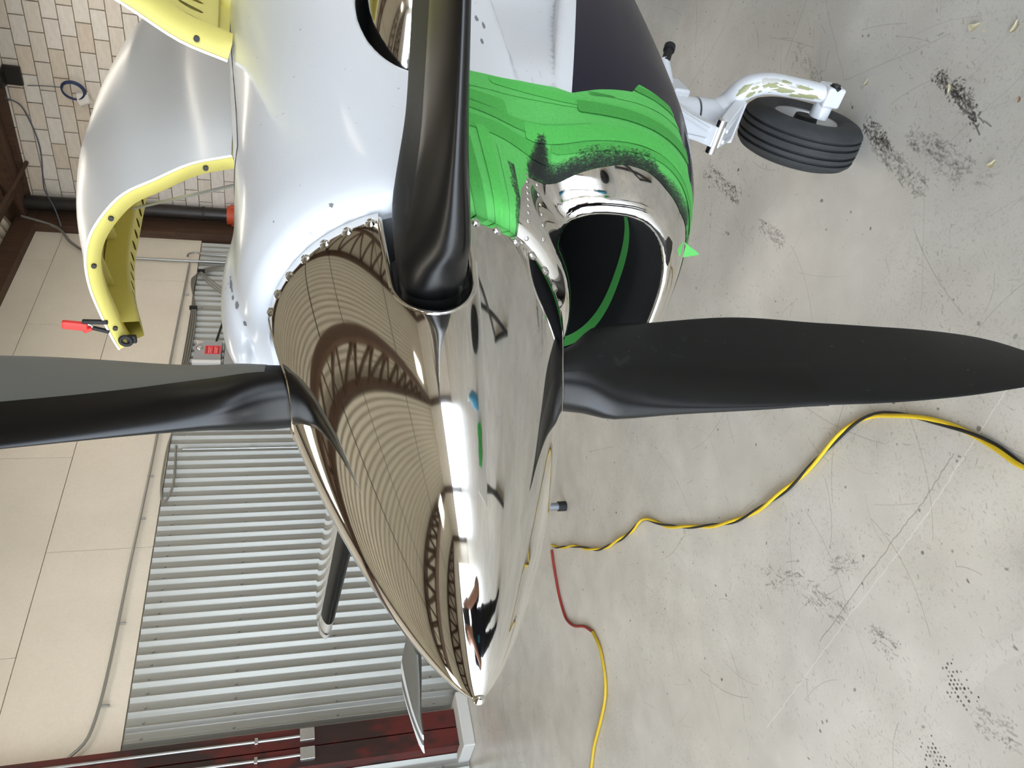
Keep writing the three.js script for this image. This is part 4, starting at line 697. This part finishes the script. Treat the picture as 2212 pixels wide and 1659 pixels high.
// ---------- spring clamp on the far door ----------
{
  const p = doorPoint(0.737, 0.84, -1, 0), t = thing('spring_clamp', 'red handled spring clamp gripping the edge of the far engine door', 'clamp', [p.x, p.y, p.z]); t.scale.setScalar(0.72);
  const red = std({ color: 0xe0372f, roughness: 0.45 });
  mesh('handle', rbx(0.018, 0.075, 0.03, 0.006).rotateX(0.1).translate(0.0, 0.085, -0.005), red, t); mesh('handle', rbx(0.018, 0.03, 0.012, 0.004).rotateX(-0.5).translate(0.0, 0.05, -0.02), red, t);
  mesh('jaw', merge([rbx(0.014, 0.075, 0.014, 0.004).translate(0, 0.025, 0.012), rbx(0.014, 0.05, 0.012, 0.004).rotateX(0.3).translate(0, 0.012, -0.02)]), blackRubber, t);
  mesh('spring', new THREE.TorusGeometry(0.009, 0.004, 8, 16).rotateY(Math.PI / 2).translate(0, 0.045, -0.008), galv, t);
}

// ---------- cords on the floor ----------
function cordTwist(pts, r, n, phase) {                 // one of two strands wound round each other
  const c = new THREE.CatmullRomCurve3(pts.map(([x, z]) => V3(x, r * 1.75, z)), false, 'catmullrom', 0.5), L = c.getLength(), out = [], N = n;
  for (let i = 0; i <= N; i++) { const u = i / N, p = c.getPointAt(u), d = c.getTangentAt(u), s = V3(-d.z, 0, d.x), a = u * L / 0.34 * 6.283 + phase; out.push(p.addScaledVector(s, Math.cos(a) * r * 0.72).add(V3(0, Math.sin(a) * r * 0.72, 0)).toArray()); }
  return tube(out, r, N, 7);
}
const CORD = [[-0.55, -0.9], [-0.42, -0.62], [-0.6, -0.35], [-0.35, -0.2], [-0.16, -0.5], [-0.2, -0.28], [-0.06, -0.3], [0.02, -0.338], [0.101, -0.355], [0.188, -0.389], [0.286, -0.446], [0.374, -0.512], [0.432, -0.574], [0.473, -0.666], [0.5, -0.816], [0.535, -1.013], [0.633, -1.297], [0.772, -1.522], [0.962, -1.764], [1.12, -1.919], [1.17, -2.082], [1.236, -2.246], [1.35, -2.468], [1.565, -2.731], [1.722, -2.957], [1.80, -3.04]];
{
  const t = thing('extension_cord', 'yellow and black twisted cord winding across the concrete from under the nose', 'cord');
  mesh('yellow_strand', cordTwist(CORD, 0.0062, 900, 0), std({ color: 0xd6b51e, roughness: 0.5 }), t, { label: 'yellow strand' });
  mesh('black_strand', cordTwist(CORD, 0.0048, 900, Math.PI), std({ color: 0x191814, roughness: 0.5 }), t, { label: 'black strand' });
  const RC = [[1.783, -3.064], [1.67, -3.112], [1.517, -3.157], [1.40, -3.165], [1.335, -3.147], [1.254, -3.071], [1.169, -2.936], [1.086, -2.852]], YC = [[1.086, -2.852], [0.978, -2.831], [0.846, -2.878], [0.764, -2.967], [0.71, -3.116], [0.662, -3.288], [0.598, -3.425], [0.5, -3.7]];
  const h = thing('air_hose', 'thin floor hose, red then yellow, curving over the concrete below the spinner tip', 'hose');
  mesh('red_length', tube(RC.map(([x, z]) => [x, 0.011, z]), 0.0085, 120, 8), std({ color: 0x8e2b22, roughness: 0.5 }), h, { label: 'red length' });
  mesh('yellow_length', tube(YC.map(([x, z]) => [x, 0.011, z]), 0.009, 120, 8), std({ color: 0xb89a1c, roughness: 0.5 }), h, { label: 'yellow length' });
}
{ // a slim stand leg seen past the spinner
  const t = thing('stand_leg', 'slim grey post with a black rubber foot on the floor beyond the spinner', 'stand', [1.83, 0, -2.69]);
  mesh('post', rod([0, 0.03, 0], [0.0, 1.05, 0], 0.022, 16), std({ color: 0x8a9096, roughness: 0.4, metalness: 0.5 }), t); mesh('foot', rod([0, 0, 0], [0, 0.05, 0], 0.03, 16), blackRubber, t);
}
{ // curls of flaked paint on the floor
  const flakeM = std({ color: 0xd8cfae, roughness: 0.7, side: THREE.DoubleSide });
  [[0.837, 0.364, 0.034, 0.4, 'cream paint flake, the long one among the two by the top edge of the picture'], [0.719, 0.401, 0.03, 1.4, 'cream paint flake nearest the right top corner of the picture'], [0.801, 0.367, 0.01, 0.2, 'tiny cream paint chip beside the long flake'], [1.097, 0.131, 0.024, 1.2, 'cream paint flake lying just above the nose wheel tyre'], [0.804, 0.229, 0.022, 2.2, 'curled cream paint flake lying on a black scuff mark'], [0.563, 0.135, 0.028, 0.9, 'white curled paint flake lying alone right of the tyre'], [0.599, 0.28, 0.014, 2.0, 'small brown chip by the right edge of the picture']].forEach(([x, z, L, a, label], i) => {
    const g = skin(Array.from({ length: 9 }, (_, r) => Array.from({ length: 7 }, (_, c) => { const t = r / 8 - 0.5, q = (c / 6 - 0.5) * 1.7, w = 0.3 * L * Math.sqrt(Math.max(0.02, 1 - 4 * t * t)); return V3(t * L, 0.004 + w * 0.7 * (1 - Math.cos(q)) + 0.12 * L * (0.5 - t) * (i & 1), Math.sin(q) * w + 0.25 * L * t * t * 4); })));
    const o = mesh('paint_flake', g, i === 6 ? std({ color: 0x8a6a44, side: THREE.DoubleSide }) : flakeM, scene, tag(label, 'paint flake', 'paint flakes on the floor')); o.position.set(x, 0, z); o.rotation.y = a;
  });
}

// ---------- the photographer, seen only in the polished metal ----------
{
  const P = thing('person', 'person in dark navy shirt and black trousers holding up a phone by the spinner', 'person', [-1.135, 0, 0.94], R(131.7));
  const cap = (p, a, b, ra, rb) => { const bx_ = b[0] - a[0], by = b[1] - a[1], bz = b[2] - a[2], px = p[0] - a[0], py = p[1] - a[1], pz = p[2] - a[2], h = clamp((px * bx_ + py * by + pz * bz) / (bx_ * bx_ + by * by + bz * bz), 0, 1); return Math.hypot(px - bx_ * h, py - by * h, pz - bz * h) - lerp(ra, rb, h); };
  const bones = [[[0, 0.97, 0], [0, 1.12, -0.01], 0.135, 0.13, 1], [[0, 1.12, -0.01], [0, 1.33, -0.01], 0.13, 0.135, 1], [[-0.13, 1.38, -0.015], [0.13, 1.38, -0.015], 0.085, 0.085, 1], [[0, 1.42, -0.015], [0, 1.54, 0.01], 0.062, 0.055, 1]];
  for (const s of [-1, 1]) bones.push([[s * 0.17, 1.39, -0.01], [s * 0.255, 1.16, 0.11], 0.058, 0.045, 0], [[s * 0.255, 1.16, 0.11], [s * 0.085, 1.49, 0.34], 0.044, 0.029, 0],
    [[s * 0.095, 0.95, 0], [s * 0.11, 0.5, 0.02], 0.088, 0.056, 0], [[s * 0.11, 0.5, 0.02], [s * 0.12, 0.09, -0.02], 0.056, 0.04, 0], [[s * 0.12, 0.05, -0.03], [s * 0.135, 0.035, 0.15], 0.042, 0.034, 0]);
  const bodyF = (x, y, z) => { let d = 9; for (const [a, b, ra, rb, flat] of bones) d = smin(d, cap(flat ? [x * 0.78, y, z] : [x, y, z], flat ? [a[0] * 0.78, a[1], a[2]] : a, flat ? [b[0] * 0.78, b[1], b[2]] : b, ra, rb), 0.05); return d; };
  const headF = (x, y, z) => {
    let d = ell(x, y - 1.665, z - 0.03, 0.077, 0.108, 0.096); d = smin(d, ell(x, y - 1.605, z - 0.062, 0.052, 0.06, 0.062), 0.05); d = smin(d, cap([x, y, z], [0, 1.5, 0.0], [0, 1.6, 0.015], 0.055, 0.052), 0.04);
    const ax = Math.abs(x); d = smax(d, -ell(ax - 0.032, y - 1.655, z - 0.133, 0.018, 0.012, 0.016), 0.02);
    d = smin(d, cap([x, y, z], [0, 1.66, 0.118], [0, 1.622, 0.142], 0.009, 0.014), 0.018); d = smin(d, cap([ax, y, z], [0, 1.622, 0.132], [0.012, 1.619, 0.125], 0.01, 0.009), 0.012);
    d = smin(d, cap([ax, y, z], [0, 1.592, 0.122], [0.022, 1.59, 0.112], 0.007, 0.005), 0.01); d = smin(d, cap([ax, y, z], [0, 1.58, 0.12], [0.02, 1.581, 0.112], 0.008, 0.005), 0.008);
    return smin(d, ell(ax - 0.079, y - 1.64, z - 0.022, 0.011, 0.032, 0.02), 0.012);
  };
  const handF = (s) => { const b = [[[s * 0.085, 1.49, 0.34], [s * 0.075, 1.53, 0.372], 0.029, 0.03], [[s * 0.07, 1.54, 0.372], [s * 0.062, 1.585, 0.385], 0.027, 0.022]];
    [[1.615, 0.393, 0.05], [1.592, 0.398, 0.056], [1.57, 0.398, 0.052], [1.55, 0.394, 0.042]].forEach(([y, z, l]) => b.push([[s * 0.066, y - 0.012, 0.378], [s * 0.058, y, z + 0.004], 0.0095, 0.009], [[s * 0.058, y, z + 0.004], [s * (0.058 - l * 0.7), y + 0.004, z + 0.002], 0.009, 0.0072]));
    b.push([[s * 0.08, 1.55, 0.36], [s * 0.062, 1.6, 0.352], 0.0125, 0.0105], [[s * 0.062, 1.6, 0.352], [s * 0.042, 1.628, 0.362], 0.0105, 0.009]);
    return (x, y, z) => { let d = 9; for (const [a, c, ra, rb] of b) d = smin(d, cap([x, y, z], a, c, ra, rb), 0.008); return d; }; };
  const nets = [surfaceNet((x, y, z) => smin(bodyF(x, y, z), 9, 0.01), [-0.4, 0.4, 66], [-0.03, 1.6, 134], [-0.24, 0.42, 54]), surfaceNet(headF, [-0.11, 0.11, 55], [1.48, 1.79, 78], [-0.09, 0.17, 65]), surfaceNet(handF(1), [-0.02, 0.13, 44], [1.44, 1.66, 64], [0.3, 0.43, 38]), surfaceNet(handF(-1), [-0.13, 0.02, 44], [1.44, 1.66, 64], [0.3, 0.43, 38])];
  const raw = (m, off = 0) => { const g = new THREE.BufferGeometry(); g.setAttribute('position', new THREE.Float32BufferAttribute(m.P.map((p, i) => p + off * m.N[i]), 3)); g.setAttribute('normal', new THREE.Float32BufferAttribute(m.N, 3)); g.setIndex(m.I); return g; };
  const skinM = std({ color: 0xb98a72, roughness: 0.55 });
  mesh('body', merge(nets.map((n) => raw(n))), skinM, P);
  const [shirt] = cutMesh(nets[0], (x, y, z) => Math.max(y - 1.45 - 0.02 * Math.abs(x) * 4, 0.93 - y, y > 1.0 && Math.abs(x) > 0.15 && z > 0.15 ? 1 : -1, z - 0.2)); mesh('shirt', raw(shirt, 0.011), std({ color: 0x141a2c, roughness: 0.85, side: THREE.DoubleSide }), P);
  const [legs] = cutMesh(nets[0], (x, y) => Math.max(y - 0.99, 0.1 - y)); mesh('trousers', raw(legs, 0.013), std({ color: 0x101216, roughness: 0.9, side: THREE.DoubleSide }), P);
  const [shoes] = cutMesh(nets[0], (x, y) => y - 0.1); mesh('shoes', raw(shoes, 0.008), blackRubber, P);
  const [hair] = cutMesh(nets[1], (x, y, z) => Math.max(1.665 + (z - 0.03) * 0.55 - y, 1.6 - y)); mesh('hair', raw(hair, 0.009), std({ color: 0x2a1f18, roughness: 0.8, side: THREE.DoubleSide }), P);
  for (const s of [-1, 1]) mesh('eye', new THREE.SphereGeometry(0.0115, 16, 12).translate(s * 0.032, 1.655, 0.109), std({ color: 0xe8e4df, roughness: 0.2 }), P);
  mesh('badge', rbx(0.05, 0.09, 0.008, 0.003).translate(0.05, 1.22, 0.15), std({ color: 0x2f7f8c, roughness: 0.4 }), P, { label: 'teal tag on the chest' });
  const ph = new THREE.Matrix4(); // the phone, just behind the lens
  const phone = thing('phone', 'black phone held upright by the person facing the spinner', 'phone', [-0.807 - 0.017, 1.62 - 0.045, 0.646 + 0.013], R(131.7));
  mesh('body', rbx(0.076, 0.155, 0.009, 0.004), std({ color: 0x15161a, roughness: 0.3 }), phone); mesh('screen', bx(-0.035, 0.035, -0.072, 0.072, -0.0056, -0.0046), std({ color: 0x0a0a0c, roughness: 0.1 }), phone);
}
{ // work table just outside the picture, mirrored in the spinner
  const t = thing('work_table', 'low white topped work table beside the propeller, mirrored in the spinner', 'table', [0.05, 0, 1.35]);
  mesh('table_top', rbx(1.1, 0.03, 0.5, 0.008).translate(0, 0.78, 0), std({ color: 0xd5d3ce, roughness: 0.5 }), t);
  for (const x of [-0.48, 0.48]) { mesh('leg', merge([beam([x, 0.765, -0.2], [x, 0.02, 0.2], 0.03, 0.03), beam([x, 0.765, 0.2], [x, 0.02, -0.2], 0.03, 0.03)]), darkSteel, t); mesh('foot_bar', beam([x, 0.015, -0.24], [x, 0.015, 0.24], 0.03, 0.04), darkSteel, t); }
  const pad = mesh('polishing_wheel', new THREE.LatheGeometry([[0.02, 0], [0.11, 0], [0.12, 0.012], [0.12, 0.03], [0.1, 0.04], [0.02, 0.038]].map(([a, b]) => new THREE.Vector2(a, b)), 40), std({ color: 0x151615, roughness: 0.95 }), scene, tag('round black polishing wheel lying on the work table', 'polishing wheel')); pad.position.set(0.28, 0.796, 1.3);
  const bot = thing('spray_bottle', 'clear blue spray bottle standing on the work table', 'bottle', [-0.05, 0.796, 1.4]); mesh('bottle', new THREE.LatheGeometry([[0, 0], [0.04, 0], [0.042, 0.02], [0.04, 0.12], [0.015, 0.17], [0.013, 0.19]].map(([a, b]) => new THREE.Vector2(a, b)), 24), std({ color: 0x3e87a8, roughness: 0.2 }), bot); mesh('trigger', merge([rbx(0.06, 0.03, 0.02).translate(0.01, 0.205, 0), rbx(0.01, 0.05, 0.012).translate(0.03, 0.18, 0)]), std({ color: 0xdfe3e4 }), bot);
  const rag = mesh('folded_rag', skin(Array.from({ length: 9 }, (_, i) => Array.from({ length: 9 }, (_, j) => V3(i * 0.025, 0.012 + 0.012 * Math.sin(i * 1.7) * Math.cos(j * 1.3), j * 0.022)))), std({ color: 0x3aa046, roughness: 0.9, side: THREE.DoubleSide }), scene, tag('crumpled green cloth on the work table', 'cloth')); rag.position.set(-0.35, 0.8, 1.25);
}
renderer.render(scene, camera);
